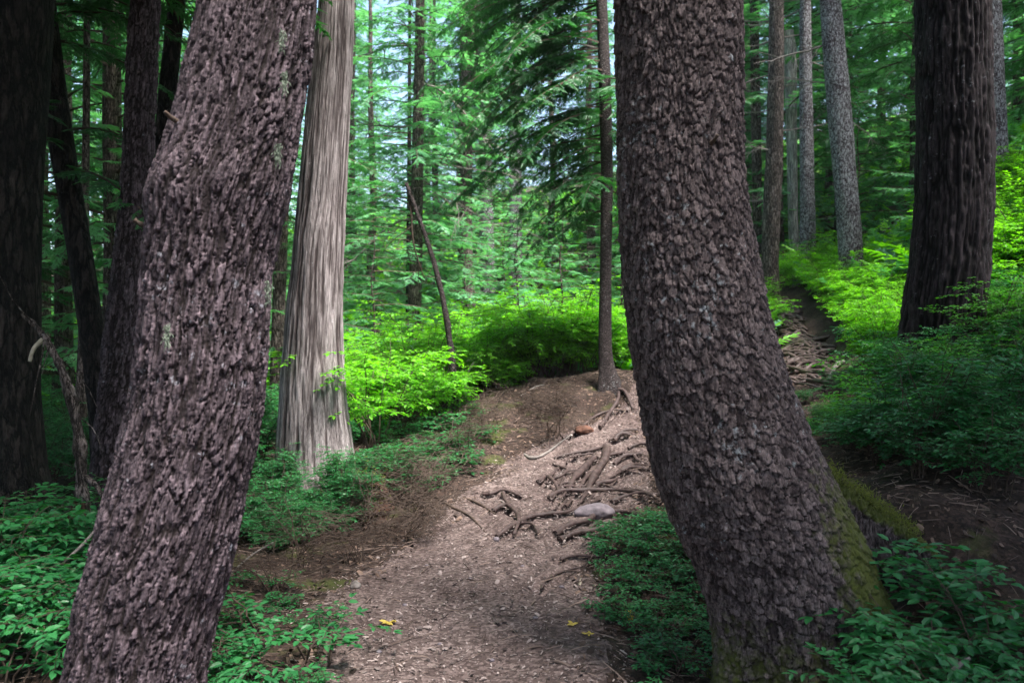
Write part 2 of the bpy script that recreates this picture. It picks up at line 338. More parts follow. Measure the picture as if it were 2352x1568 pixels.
# ------------------------------------------------------------------ ground
def axis(segs):
    a = []
    for s, e, st in segs: a.append(np.arange(s, e, st))
    a.append(np.array([segs[-1][1]])); return np.concatenate(a)
xs = axis([(-90, -20, 5), (-20, -8, .6), (-8, -3.6, .12), (-3.6, 3.6, .032), (3.6, 8, .09), (8, 20, .6), (20, 90, 5)])
ys = axis([(-45, -6, 3), (-6, 2.2, .3), (2.2, 11.5, .034), (11.5, 20, .11), (20, 40, .8), (40, 100, 4)])
GX, GY = np.meshgrid(xs, ys)
def C5(x, y): return (752.6 + .51 * x, 768.6 + .51 * y)
G = 'roots across the path'
roots = [
 ([(995,725),(1050,708),(1150,705),(1300,703),(1490,712)], 15, 'long straight root lying level across the right half of the path'),
 ([(1255,500),(1250,560),(1215,620),(1190,660),(1170,700)], 24, 'thick smooth root bending downhill above the level root'),
 ([(1195,550),(1160,600),(1110,650),(1085,695)], 20, 'thick root running downhill just left of the bending one'),
 ([(1255,495),(1180,520),(1100,535),(1020,548)], 9, 'thin root pointing left from the top of the thick bending root'),
 ([(950,655),(985,640),(1020,665),(1040,695)], 14, 'short hooked root over a dark hollow in the middle of the path'),
 ([(1020,640),(1060,630),(1075,605),(1015,580)], 9, 'small curled root above the hooked one'),
 ([(760,900),(820,870),(870,840),(920,820),(1000,808),(1080,800),(1150,770),(1230,730)], 13, 'long wavy root crossing the path from lower left to the flat rock'),
 ([(745,785),(800,770),(840,790),(860,830),(840,890)], 14, 'arched root dropping to the path at the left of the tangle'),
 ([(790,705),(800,745),(830,775)], 11, 'short stub root joining the arched root from above'),
 ([(690,712),(740,715),(790,700),(875,720)], 9, 'thin flat root on the left side of the path bend'),
 ([(870,840),(920,850),(950,890)], 9, 'little root forking down from the long wavy root'),
 ([(1025,890),(1090,860),(1170,840),(1230,805),(1330,800),(1430,810)], 17, 'thick dark root directly below the flat rock'),
 ([(1045,915),(1120,895),(1230,880),(1300,860),(1440,830)], 16, 'lowest thick dark root, parallel below the one under the rock'),
 ([(1050,1005),(1120,995),(1200,1000),(1250,985)], 11, 'isolated dark root lying alone below the tangle'),
 ([(1190,970),(1280,955)], 9, 'short root stub above the isolated root'),
 ([(1290,580),(1340,545),(1420,530)], 13, 'root leaving the massive trunk at the top right of the tangle'),
 ([(1310,610),(1370,600),(1440,600)], 13, 'root under the overhang beside the massive trunk'),
 ([(1290,470),(1320,450),(1360,440)], 17, 'pale stubby root at the top of the tangle'),
 ([(1280,745),(1350,725),(1430,715),(1500,740)], 13, 'root just below the right end of the level root'),
 ([(1320,800),(1400,755)], 13, 'slanting root at the right end of the flat rock'),
 ([(1205,665),(1280,660),(1310,630)], 12, 'short root right of the thick bending root'),
 ([(1400,425),(1330,430),(1270,470)], 8, 'thin root high on the slope near the massive trunk'),
 ([(1060,460),(1130,430),(1200,370),(1280,340),(1360,335)], 8, 'thin long root climbing toward the slender hemlock'),
 ([(1225,410),(1265,360),(1305,300),(1312,250)], 12, 'root running straight down from the slender hemlock'),
 ([(1300,240),(1340,262),(1375,330)], 12, 'root curving right from the slender hemlock'),
 ([(1125,700),(1160,650),(1190,620)], 10, 'slim root squeezed between the two thick downhill roots'),
 ([(1070,770),(1110,720)], 12, 'root stump poking out below the level root'),
 ([(960,1140),(990,1100),(1060,1065),(1150,1045),(1185,1000)], 6, 'thin wiry root curving across the lower right of the path'),
 ([(1130,760),(1150,735),(1165,715)], 9, 'small root peg below the middle of the level root'),
 ([(1380,540),(1400,570),(1445,575)], 10, 'crooked root tight against the massive trunk'),
 ([(1240,920),(1330,880),(1400,860)], 8, 'thin root below the lowest thick root'),
]
for i in range(22):
    a = random.uniform(1000, 1400); b = random.uniform(480, 880); an = random.choice([random.uniform(-.35, .25), random.uniform(1.9, 2.4)]); ln = random.uniform(60, 150)
    roots.append(([(a + math.cos(an) * ln * t + random.uniform(-7, 7), b + math.sin(an) * ln * t * .8 + random.uniform(-7, 7)) for t in (0, .33, .66, 1)], random.uniform(6, 11), 'minor root woven through the tangle left of the massive trunk'))
tangle = []
for i in range(64):
    py = 690 + 188 * (i / 64) + random.uniform(-6, 6); cx = np.interp(py, [690, 740, 800, 880], [1795, 1815, 1855, 1860]); hw = np.interp(py, [690, 880], [28, 95])
    x0 = cx - hw * random.uniform(.3, 1); x1 = cx + hw * random.uniform(.2, 1); sl = random.uniform(-.35, .35)
    tangle.append(([(x0 + (x1 - x0) * t, py + sl * (t - .5) * (x1 - x0) + random.uniform(-5, 5)) for t in np.linspace(0, 1, 5)], random.uniform(9, 17)))
carve = np.zeros(GX.shape)
for k, (pl, w) in enumerate([([C5(*c) for c in r[0]], r[1]) for r in roots] + tangle):
    pp = np.array([hit(c[0], c[1] + 2) for c in pl]); dp = .06 if k < len(roots) else .05
    t = np.linspace(0, len(pp) - 1, len(pp) * 8); px_ = np.interp(t, np.arange(len(pp)), pp[:, 0]); py_ = np.interp(t, np.arange(len(pp)), pp[:, 1])
    i0, i1 = np.searchsorted(xs, [px_.min() - .2, px_.max() + .2]); j0, j1 = np.searchsorted(ys, [py_.min() - .25, py_.max() + .25])
    if i1 <= i0 or j1 <= j0: continue
    sx, sy = GX[j0:j1, i0:i1], GY[j0:j1, i0:i1]
    d2 = np.min((sx[..., None] - px_) ** 2 + (sy[..., None] - py_ + .05) ** 2, -1); u2 = np.min((sx[..., None] - px_) ** 2 + (sy[..., None] - py_ - .07) ** 2, -1)
    carve[j0:j1, i0:i1] = np.maximum(-.08, carve[j0:j1, i0:i1] - dp * np.exp(-d2 / .05 ** 2)) + .4 * dp * np.exp(-u2 / .05 ** 2)
pm = pathmask(GX, GY)
GZ = ground(GX, GY)
near = sstep(26, 14, GY) * sstep(9, 6, np.abs(GX))
GZ = GZ + near * (.012 * fbm(GX * 14, GY * 14, 0 * GX, 3, 21) * np.where(pm > 0, .7, 1.6))
GZ = GZ + carve
V = np.stack([GX, GY, GZ], -1).reshape(-1, 3)
nx, ny = len(xs), len(ys)
ii, jj = np.meshgrid(np.arange(nx - 1), np.arange(ny - 1))
a = (jj * nx + ii).ravel(); q = np.stack([a, a + 1, a + nx + 1, a + nx], 1)
fm = (pm.ravel()[q].mean(1) > 0) & (GY.ravel()[q[:, 0]] < 10.6)
for nm, sel, mt in (('forest_floor', ~fm, M_FLOOR), ('path', fm, M_PATH)):
    f = q[sel]; u, inv = np.unique(f, return_inverse=True)
    o = obj(nm, make_mesh(nm, V[u], [inv.reshape(-1, 4)], mt, smooth=True)); o['kind'] = 'structure'

# ------------------------------------------------------------------ litter (stuff)
def scatter_litter(name, label, x, y, ln, wd, mat, shape='chip', lift=.004, tilt=.35):
    m = len(x); z = ground(x, y)
    g = Geo()
    az = rng.random(m) * 2 * math.pi
    X = np.stack([np.cos(az), np.sin(az), rng.normal(0, tilt, m)], 1)
    e = .05; gx = (ground(x + e, y) - z) / e; gy = (ground(x, y + e) - z) / e
    X[:, 2] += gx * X[:, 0] + gy * X[:, 1]; X = nrm(X)
    Zv = nrm(np.stack([-gx + rng.normal(0, tilt, m), -gy + rng.normal(0, tilt, m), np.ones(m)], 1))
    Yv = nrm(np.cross(Zv, X)); Zv = np.cross(X, Yv)
    O = np.stack([x, y, z + lift + rng.random(m) * .006], 1)
    if shape == 'chip':
        tV = np.array([[-.5, -.35, 0], [.1, -.5, 0.05], [.5, -.2, 0], [.45, .4, .02], [-.1, .5, 0.06], [-.5, .3, 0], [0, 0, .16]], float)
        tF = np.array([[6, i, (i + 1) % 6] for i in range(6)])
    else:
        tV = np.array([[-.5, -.5, 0], [-.5, .5, 0], [-.5, 0, .9], [.05, -.45, .6], [.05, .45, .6], [.05, 0, 1.5], [.5, -.2, .1], [.5, .2, .1], [.5, 0, .5]], float)
        tF = []
        for k in (0, 3):
            for j in range(3):
                j2 = (j + 1) % 3; tF += [[k + j, k + j2, k + 3 + j2], [k + j, k + 3 + j2, k + 3 + j]]
        tF = np.array(tF)
    S = np.stack([ln, wd, wd], 1)
    g.inst(tV, tF, O, X, Yv, Zv, S, 0)
    return tag(obj(name, g.mesh(name, mat)), label, 'litter', kind='stuff')
m = 60000
x = rng.uniform(-2.2, 2.4, m); y = 2.6 + (rng.random(m) ** 1.25) * 8.5
k = (pathmask(x, y) > -.12) & (vnoise(x * 2.6, y * 2.0, 0 * x, 91) + rng.random(m) * 1.3 > .15); x, y = x[k], y[k]
s = np.exp(rng.normal(-4.75, .5, len(x))).clip(.003, .032)
scatter_litter('wood_chip_litter', 'small tan wood chips and needles strewn over the trodden path', x, y, s * 1.3, s * rng.uniform(.35, .9, len(x)), M_CHIP)
m = 16000
x = rng.uniform(-3.4, 4.2, m); y = rng.uniform(2.8, 11.5, m)
k = (pathmask(x, y) < .12) | (rng.random(m) < .2); x, y = x[k], y[k]
s = np.exp(rng.normal(-2.75, .5, len(x))).clip(.02, .26)
scatter_litter('twig_litter', 'brown fallen twigs and bark strips covering the banks beside the path', x, y, s, .0028 + s * .018, M_TWL, 'twig', .004, .16)
m = 26000
x = rng.uniform(-3.6, 6.5, m); y = rng.uniform(2.6, 12.5, m)
k = pathmask(x, y) < .15; x, y = x[k], y[k]
s = np.exp(rng.normal(-3.9, .4, len(x))).clip(.008, .05)
scatter_litter('leaf_litter', 'dark brown dead leaf scraps on the forest floor', x, y, s * 1.2, s * .7, M_LEAFL, 'chip', .004, .4)

# ------------------------------------------------------------------ trunks
def trunk_mesh(name, mat, prof, Y, htop=None, bark=None, du=.03, dv=.06, flare=.0, lobes=(5, .1), zfine=(-.2, 4.), seed=1, mossfn=None, lobedir=None, taper_top=.35, ydrift=0., foot=.12):
    """prof: list of (py, x_left, x_right) traced heights of the trunk at distance Y; returns mesh, local to base; base location"""
    pr = sorted([P((l + r) / 2, py, Y).tolist() + [(r - l) / 2 / FPX * Y] for py, l, r in prof], key=lambda a: a[2])
    pr = np.array(pr); z0, x0, r0 = pr[:, 2], pr[:, 0], pr[:, 3]
    bx = np.interp(z0[0], z0, x0)
    sl0 = (x0[1] - x0[0]) / (z0[1] - z0[0]); g0 = gz(bx, Y)
    if z0[0] > g0:      # carry the trunk on down to the ground
        bx = x0[0] - sl0 * (z0[0] - g0) * .8; g0 = gz(bx, Y)
        z0 = np.insert(z0, 0, g0); x0 = np.insert(x0, 0, bx); r0 = np.insert(r0, 0, r0[0] * (1.02 + flare * .3))
    z0 = np.insert(z0, 0, g0 - .3 if g0 - .3 < z0[0] else z0[0] - .3); x0 = np.insert(x0, 0, x0[0]); r0 = np.insert(r0, 0, r0[0] * (1.1))
    sl1 = (x0[-1] - x0[-2]) / (z0[-1] - z0[-2])
    if htop and z0[-1] < htop:
        h = htop - z0[-1]
        for f in (.25, .5, .75, 1.):
            x0 = np.append(x0, x0[-1] + sl1 * (1 - f) * h * .25); z0 = np.append(z0, z0[-1] + h * .25); 
        r_last = r0[-1]; r0 = np.append(r0, [r_last * (1 - f * (1 - taper_top)) for f in (.25, .5, .75, 1.)])
    zs = [z0[0]]
    while zs[-1] < z0[-1]:
        st = dv if zfine[0] - .3 <= zs[-1] - g0 <= zfine[1] else max(.12, dv)
        zs.append(zs[-1] + st)
    zs = np.array(zs)
    def smooth(v, w=.22 if Y > 4 else .09):
        gz_ = np.linspace(z0[0], z0[-1], 800); a = np.interp(gz_, z0, v); st = gz_[1] - gz_[0]; kk = max(1, int(w / st))
        ker = np.hanning(2 * kk + 3); ker /= ker.sum(); b = np.convolve(np.pad(a, (kk + 1, kk + 1), mode='edge'), ker, 'valid')
        return np.interp(zs, gz_, b)
    xx, rr = smooth(x0), smooth(r0)
    vlen = np.concatenate([[0], np.cumsum(np.hypot(np.diff(xx), np.diff(zs)))])
    rm = float(np.median(rr[(zs - g0 < 3)])) if (zs - g0 < 3).any() else rr[0]
    nt = max(10, int(2 * math.pi * rm / du))
    th = np.arange(nt) / nt * 2 * math.pi
    TH, ZZ = np.meshgrid(th, zs); RR = rr[:, None] + 0 * TH; VV = vlen[:, None] + 0 * TH; XX = xx[:, None] + 0 * TH
    hb = ZZ - g0
    # overall unevenness and root flare
    RR = RR * (1 + .035 * vnoise(np.cos(TH) * 1.5 + seed, np.sin(TH) * 1.5, VV * 1.2) + .02 * vnoise(np.cos(TH) * 4 + seed, np.sin(TH) * 4, VV * 3))
    fl = np.exp(-np.clip(hb, 0, 9) / (.22 if flare < .6 else .3))
    if flare:
        lob = .55 + .45 * np.cos(TH * lobes[0] + seed * 1.7 + .6 * np.sin(VV * 2))
        RR = RR * (1 + flare * fl * lob)
    if lobedir is not None:      # (angle, gain, height scale, width)
        for an, gn, hs, wd in lobedir:
            d = np.abs((TH - an + math.pi) % (2 * math.pi) - math.pi)
            RR = RR + gn * np.exp(-(d / wd) ** 2) * np.exp(-np.clip(hb, 0, 9) / hs)
    H = np.zeros_like(RR); CI = np.full_like(RR, .5); Hn = np.ones_like(RR)
    if bark:
        H, Hn, CI = bark(TH, VV, rm, seed)
    RR = RR + H
    X3 = XX + np.cos(TH) * RR; Y3 = Y + ydrift * (ZZ - g0) + np.sin(TH) * RR * .95; Z3 = ZZ + 0 * TH
    base = np.array([xx[np.argmin(abs(zs - g0))], Y, g0])
    Vv = np.stack([X3, Y3, Z3], -1).reshape(-1, 3) - base
    nr = len(zs)
    i = np.arange(nr - 1)[:, None] * nt; j = np.arange(nt)[None]; j2 = (j + 1) % nt
    q = np.stack([i + j, i + j2, i + nt + j2, i + nt + j], -1).reshape(-1, 4)
    top = np.array([[(nr - 1) * nt + k, (nr - 1) * nt + (k + 1) % nt, len(Vv)] for k in range(nt)])
    Vv = np.concatenate([Vv, [[xx[-1] - base[0], ydrift * (zs[-1] - g0), zs[-1] - g0 + rr[-1] * .3]]])
    mo = np.zeros_like(RR) if mossfn is None else mossfn(TH, hb, X3, Z3)
    ap = lambda A: np.append(A.ravel(), .5)
    me = make_mesh(name, Vv, [q, top], mat, {'bh': ap(Hn), 'bc': ap(CI), 'moss': ap(mo)}, smooth=True)
    axisf = lambda h: np.array([np.interp(g0 + h, zs, xx) - base[0], ydrift * h, h])
    return me, base, axisf, (lambda h: float(np.interp(g0 + h, zs, rr)))
def bark_fn(w, h, depth, shear=0., warp=.35, edge=.28, tilt=.4, rnd=.35, second=.5, furrow=.5):
    def f(TH, VV, rm, seed):
        n = max(6, int(round(2 * math.pi * rm / w)))
        c, s_ = np.cos(TH) * rm, np.sin(TH) * rm
        wu = .8 * vnoise(c * 7, s_ * 7, VV * 4 + seed, seed + 41) + warp * fbm(c / w * .6 + seed, s_ / w * .6, VV / h * .6, 3, seed, .6) + .13 * vnoise(c * 210, s_ * 210, VV * 150, seed + 7)
        wv = .8 * vnoise(c * 7 + 3, s_ * 7, VV * 4 + seed, seed + 42) + warp * 1.2 * fbm(c / w * .6, s_ / w * .6 + 9, VV / h * .6, 3, seed + 3, .6) + .10 * vnoise(c * 210, s_ * 210 + 5, VV * 150, seed + 9)
        u = TH / (2 * math.pi) * n + wu + shear * VV / w; v = VV / h + wv
        F1, F2, cid, du_, dv_ = voro(u, v, n, seed)
        e = sstep(0, edge, F2 - F1)
        cr = _hash(np.floor(cid * 9999), np.floor(cid * 777), np.full(cid.shape, 3)) - .5
        slab = .75 + rnd * (cid - .5) * 1.2 + tilt * (dv_ - .12) * .8 + cr * du_ * .8
        n2 = n * 2; F1b, F2b, cb, dub, dvb = voro(u * 2 + .5 * wv, v * 2.3 + .5 * wu, n2, seed + 31)
        e2 = sstep(0, .35, F2b - F1b)
        slab2 = slab - second * (.35 * (1 - e2) + .5 * (cb - .5) - .35 * dvb)
        fine = fbm(c * 170, s_ * 170, VV * 110, 3, seed + 70, .65)
        big = fbm(c * 15, s_ * 15 , (VV) * 3.2, 3, seed + 60)
        fur = sstep(.0, .16, np.abs(fbm((c + shear * VV * -s_ / rm) * 19, (s_ + shear * VV * c / rm) * 19, VV * 3.0, 3, seed + 66)))
        hh = (e * np.clip(slab2, .05, 1.4)) * (1 - furrow + furrow * fur) + .10 * fine + .18 * big
        hn = np.clip(e * (1 - second + second * e2 * 1.2) * (1 - furrow + furrow * fur) + .12 * fine, 0, 1.2)
        return (hh - .5) * depth, hn, np.clip(.5 + (cid - .5) * .5 + (cb - .5) * .4 + .45 * sstep(.12, .5, dv_) * (F2 - F1 < .45) - .1 + .35 * fine, 0, 1)
    return f
def cedar_bark(TH, VV, rm, seed):
    c, s_ = np.cos(TH) * rm, np.sin(TH) * rm
    wob = .03 * fbm(c * 3, s_ * 3, VV * 1.2, 2, seed)
    u = (TH + wob * 4)
    a = vnoise(np.cos(u) * rm * 60, np.sin(u) * rm * 60, VV * 1.3, seed)
    b = vnoise(np.cos(u) * rm * 110, np.sin(u) * rm * 110, VV * 4.5, seed + 3)
    cc = vnoise(np.cos(u) * rm * 20, np.sin(u) * rm * 20, VV * .7, seed + 8)
    h = .5 + .5 * (1 - np.abs(a) * 2) * .7 + .3 * b + .2 * cc
    return (h - .6) * .022, np.clip((h - .25) * 1.2, 0, 1.2), np.clip(.5 + .5 * b + .25 * cc, 0, 1)
def ridge_bark(TH, VV, rm, seed):
    c, s_ = np.cos(TH) * rm, np.sin(TH) * rm
    u = TH + .05 * fbm(c * 3, s_ * 3, VV * 2.2, 2, seed)
    a = vnoise(np.cos(u) * rm * 34, np.sin(u) * rm * 34, VV * 1.6, seed) + .25 * vnoise(c * 60, s_ * 60, VV * 14, seed + 6)
    b = vnoise(np.cos(u) * rm * 60, np.sin(u) * rm * 60, VV * 12, seed + 3)
    h = np.clip(1.1 - np.abs(a) * 2.4, 0, 1)
    h = 1 - h; h = h * (.8 + .35 * b)
    return (h - .6) * .035, np.clip(h, 0, 1.2), np.clip(.5 + .6 * b, 0, 1)

# ------------------------------------------------------------------ conifer foliage
def frond_template(seed, pairs=13, width=.036, droop=.10):
    r = np.random.default_rng(seed); V, F = [], []
    def quad(p, d, ln, w, zt=0.):
        d = d / np.linalg.norm(d); n = np.array([-d[1], d[0], 0])
        k = len(V)
        V.extend([p, p + d * ln * .35 + n * w, p + d * ln + np.array([0, 0, zt]), p + d * ln * .35 - n * w])
        F.extend([[k, k + 1, k + 2], [k, k + 2, k + 3]])
    for i in range(pairs):
        t = (i + .5) / pairs; prof = math.sin(min(1, t * 1.9 + .18) * math.pi * .5) * (1 - t) ** .75
        for s in (-1, 1):
            if r.random() < .06: continue
            ln = (.36 * prof + .05) * r.uniform(.7, 1.25)
            an = R(r.uniform(42, 62)); p = np.array([t + r.uniform(-.02, .02), 0, -droop * t * t])
            quad(p, np.array([math.cos(an), s * math.sin(an), 0]), ln, width * r.uniform(.75, 1.15) * (.6 + .4 * prof), -ln * r.uniform(.05, .4))
    quad(np.array([.0, 0, 0]), np.array([1., 0, 0]), .55, width * .7, -.02); quad(np.array([.5, 0, -droop * .25]), np.array([1., 0, 0]), .55, width * .8, -droop * .8)
    return np.array(V, float), np.array(F)
FR = [frond_template(s) for s in range(4)]
FRC = [frond_template(s + 10, 8, .055) for s in range(3)]
def branch_fronds(O, az, L, rise, droop, spacing, side, r, frames, wood, g, thick=.012, dead=False, upcurve=0.):
    """one conifer limb: an arched axis with flat side sprays"""
    d = np.array([math.cos(az), math.sin(az), 0.]); n = np.array([-d[1], d[0], 0.])
    bend = r.normal(0, .12)
    def pt(t): return O + d * L * t + n * bend * L * t * t + np.array([0, 0, 1.]) * L * (rise * t - droop * t * t + upcurve * t ** 3)
    ts = np.linspace(0, 1, 8); ax = np.array([pt(t) for t in ts])
    if wood: g.tube(ax, np.linspace(thick, .0025, 8), 3, 1)
    k = max(4, int(L / spacing)); t0 = .12
    for i in range(k):
        t = t0 + (1 - t0) * (i + r.random() * .6) / k
        p = pt(t); tan = nrm(pt(min(t + .03, 1.03)) - pt(t - .03))
        for s in (-1, 1):
            if r.random() < .1: continue
            ln = side * (1.1 - .78 * t) * r.uniform(.6, 1.2) * min(1, .45 + t * 2)
            an = R(r.uniform(45, 72)) * s
            X = tan * math.cos(an) + nrm(np.cross([0, 0, 1.], tan)) * math.sin(an) + np.array([0, 0, r.normal(-.16, .14)])
            frames.append((p, nrm(X), ln))
    frames.append((pt(.88), nrm(pt(1.) - pt(.9)), side * .55)); frames.append((pt(1.0), nrm(pt(1.02) - pt(.96)), side * .4))
def place_fronds(g, frames, temps, r, roll=.35):
    if not frames: return
    O = np.array([f[0] for f in frames]); X = np.array([f[1] for f in frames]); S = np.array([f[2] for f in frames])
    up = np.tile([0, 0, 1.], (len(O), 1)) + r.normal(0, roll * .6, (len(O), 3))
    Yv = nrm(np.cross(up, X)); Z = np.cross(X, Yv)
    idx = r.integers(0, len(temps), len(O))
    for k, (tv, tf) in enumerate(temps):
        q = idx == k
        if q.any(): g.inst(tv, tf, O[q], X[q], Yv[q], Z[q], S[q], 0, r.random(q.sum()))
def conifer_crown(name, seed, H, zlow, Rmax, nb, spacing=.16, side=.55, rise=.25, droop=.55, temps=FR, mat=M_HEM, toppow=.8, gap=0.):
    r = np.random.default_rng(seed); g = Geo(); fr = []
    for i in range(nb):
        f = (i + r.random()) / nb; h = zlow + (H - zlow) * f
        L = Rmax * ((1 - f) ** toppow * .92 + .08) * r.uniform(.65, 1.15) * min(1, .6 + f * 3)
        az = i * 2.399 + r.normal(0, .4)
        if gap and vnoise(np.array([h * .8]), np.array([az * .7]), np.array([seed * 1.]))[0] < -gap: continue
        branch_fronds(np.array([0, 0, h]), az, L, rise * r.uniform(.4, 1.5), droop * r.uniform(.6, 1.3), spacing, side * min(1, L / 1.6 + .2), r, fr, True, g, .008 + L * .006, upcurve=.12)
    place_fronds(g, fr, temps, r)
    return g.mesh(name, [mat, M_TWIG])

CROWN = {}
def crown(key):
    if key in CROWN: return CROWN[key]
    if key.startswith('far'):       # whole tall hemlocks standing behind
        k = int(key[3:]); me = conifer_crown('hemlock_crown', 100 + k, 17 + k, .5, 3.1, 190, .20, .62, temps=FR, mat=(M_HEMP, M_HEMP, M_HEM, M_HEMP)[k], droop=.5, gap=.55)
    elif key.startswith('up'):      # high crowns over the near trunks and the added shade trees
        k = int(key[2:]); me = conifer_crown('high_crown', 200 + k, 11, 0, 3.1, 105, .25, .85, temps=FRC, droop=.45)
    elif key.startswith('young'):
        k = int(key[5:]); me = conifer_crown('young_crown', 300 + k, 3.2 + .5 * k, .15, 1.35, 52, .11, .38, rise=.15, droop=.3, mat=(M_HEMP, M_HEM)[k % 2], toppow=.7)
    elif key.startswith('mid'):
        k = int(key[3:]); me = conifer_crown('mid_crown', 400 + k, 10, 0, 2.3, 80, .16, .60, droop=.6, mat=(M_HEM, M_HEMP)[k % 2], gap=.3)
    CROWN[key] = me; return me
def dead_branch_mesh(seed, L=1.6):
    r = np.random.default_rng(seed); g = Geo()
    def sub(p, d, ln, th, lv):
        pts_ = [p]; q = d.copy()
        for i in range(6):
            q = nrm(q + r.normal(0, .16, 3) + np.array([0, 0, -.06])); pts_.append(pts_[-1] + q * ln / 6)
        pts_ = np.array(pts_); g.tube(pts_, np.linspace(th, th * .3, 7), 4, 0)
        if lv:
            for k in range(7 if lv == 2 else 4):
                t = r.integers(1, 6); dd = nrm(q + r.normal(0, .75, 3)); sub(pts_[t], dd, ln * r.uniform(.25, .5), th * .4, lv - 1)
    sub(np.zeros(3), np.array([1., 0, .1]), L, .024, 2)
    return g.mesh('dead_branch', [M_DEAD])
DEADM = [dead_branch_mesh(s) for s in range(4)]

def tree(name, label, mat, prof, Y, cat='tree', group=None, crowns=(), dead=(), extra=None, **kw):
    me, base, ax, rf = trunk_mesh('trunk', mat, prof, Y, **kw)
    t = thing(name, label, cat, base, 0, group)
    obj('trunk', me, t)
    for key, h, sc, rz in crowns:
        c = obj('crown', crown(key), t, ax(h)); c.scale = (sc, sc, sc) if not isinstance(sc, tuple) else sc; c.rotation_euler = (0, 0, rz)
    for i, (h, az, sc) in enumerate(dead):
        p = ax(h); d = obj('dead_branch', DEADM[i % 4], t, (p[0], p[1], p[2])); d.scale = (sc, sc, sc); d.rotation_euler = (random.uniform(-3, 3), random.uniform(-.3, .3), az)
    return t, base, ax, rf

def stick(name, label, cat, pts_, r0, r1, mat, sides=8, group=None, twigs=0, seed=0, relief=.12, sub=6, mesh_only=False):
    """a bent tapering stem / root through world points"""
    p = np.asarray(pts_, float); t = np.linspace(0, len(p) - 1, (len(p) - 1) * sub + 1)
    # catmull-rom
    out = []
    for a in t:
        i = min(int(a), len(p) - 2); f = a - i
        p0, p1, p2, p3 = p[max(i - 1, 0)], p[i], p[i + 1], p[min(i + 2, len(p) - 1)]
        out.append(.5 * ((2 * p1) + (-p0 + p2) * f + (2 * p0 - 5 * p1 + 4 * p2 - p3) * f * f + (-p0 + 3 * p1 - 3 * p2 + p3) * f ** 3))
    q = np.array(out); rr = np.random.default_rng(seed + 1)
    rad = np.linspace(r0, r1, len(q)) * (1 + relief * vnoise(np.arange(len(q)) * .45 + seed, np.zeros(len(q)), np.zeros(len(q)), seed))
    g = Geo(); b = q[0].copy(); g.tube(q - b, rad, sides, 0)
    for e, k in ((0, 0), (len(q) - 1, -1)):     # closed ends
        c = (q[e] - b)[None]; n0 = (len(q) - 1) * sides if k else 0
        tri = np.array([[n0 + j, n0 + (j + 1) % sides, len(q) * sides + (1 if k else 0)] for j in range(sides)])
        g.V.append(c); g.F.append(tri); g.M.append(np.zeros(len(tri))); g.T.append(np.array([.5])); g.n += 1
    Vv = g.V[0]; nv = Vv.reshape(len(q), sides, 3); ctr = (q - b)[:, None]
    d = nv - ctr; nz = 1 + relief * 1.4 * vnoise((nv[..., 0] + b[0]) * 30, (nv[..., 1] + b[1]) * 30, (nv[..., 2]) * 30, seed + 4)[..., None]
    g.V[0] = (ctr + d * nz).reshape(-1, 3)
    for k in range(twigs):
        i = rr.integers(len(q) // 8, len(q) - 2); dd = nrm(rr.normal(0, 1, 3) + np.array([0, 0, -.4])); ln = rr.uniform(.15, .6)
        pp = [q[i] - b]
        for s in range(5): dd = nrm(dd + rr.normal(0, .2, 3) + np.array([0, 0, -.15])); pp.append(pp[-1] + dd * ln / 5)
        g.tube(np.array(pp), np.linspace(.006, .002, 6), 4, 0)
    me = g.mesh(name, [mat], True)
    if mesh_only: return me, b
    return tag(obj(name, me, None, b), label, cat, group)

# --- left leaning hemlock
left_prof = [(0,470,725),(100,450,716),(200,425,700),(300,400,685),(400,366,672),(430,347,665),(460,347,660),(500,350,648),(600,340,627),(700,331,615),(800,320,611),(900,309,601),(1000,290,590),(1100,264,566),(1200,238,546),(1300,212,521),(1400,188,492),(1500,172,470),(1568,158,455)]
tl, bl, axl, rfl = tree('hemlock_tree', 'thick purple-brown furrowed tree trunk leaning right in the left foreground', M_BL, left_prof, 3.0,
    crowns=[('up0', 5.6, (.65, .65, .9), .4)], htop=19, bark=bark_fn(.022, .13, .019, shear=-.10, warp=.8, edge=.25, tilt=.4, second=.3, furrow=.8), du=.0043, dv=.0046, flare=.25, zfine=(.0, 3.2), seed=3)
# --- right big hemlock
right_prof = [(0,1414,1699),(200,1417,1701),(300,1420,1702),(400,1422,1708),(500,1426,1718),(600,1431,1735),(700,1437,1755),(800,1448,1780),(900,1465,1813),(1000,1480,1852),(1100,1502,1900),(1200,1540,1948),(1300,1592,1985),(1400,1632,2010),(1500,1650,2030),(1568,1655,2045)]
def moss_r(TH, hb, X, Z):
    a = sstep(-.2, .9, np.cos(TH) ) * (1 - sstep(.55, 1.5, hb)) ; b = (1 - sstep(.1, .8, hb)) * .7
    return np.maximum(a, b) * .75
tr, br, axr, rfr = tree('hemlock_tree', 'massive scaly-barked tree trunk curving to a wide mossy base right of the path', M_BR, right_prof, 3.6,
    crowns=[('up1', 11.5, (.35, .35, .6), 2.2)], htop=19, bark=bark_fn(.032, .056, .0165, warp=.6, edge=.17, tilt=.75, second=.32, furrow=.5), du=.0046, dv=.0046, flare=.12, zfine=(.0, 3.5), seed=8, mossfn=moss_r,
    lobedir=[(R(8), .34, .26, .30), (R(-25), .16, .3, .35), (R(200), .06, .3, .3)])
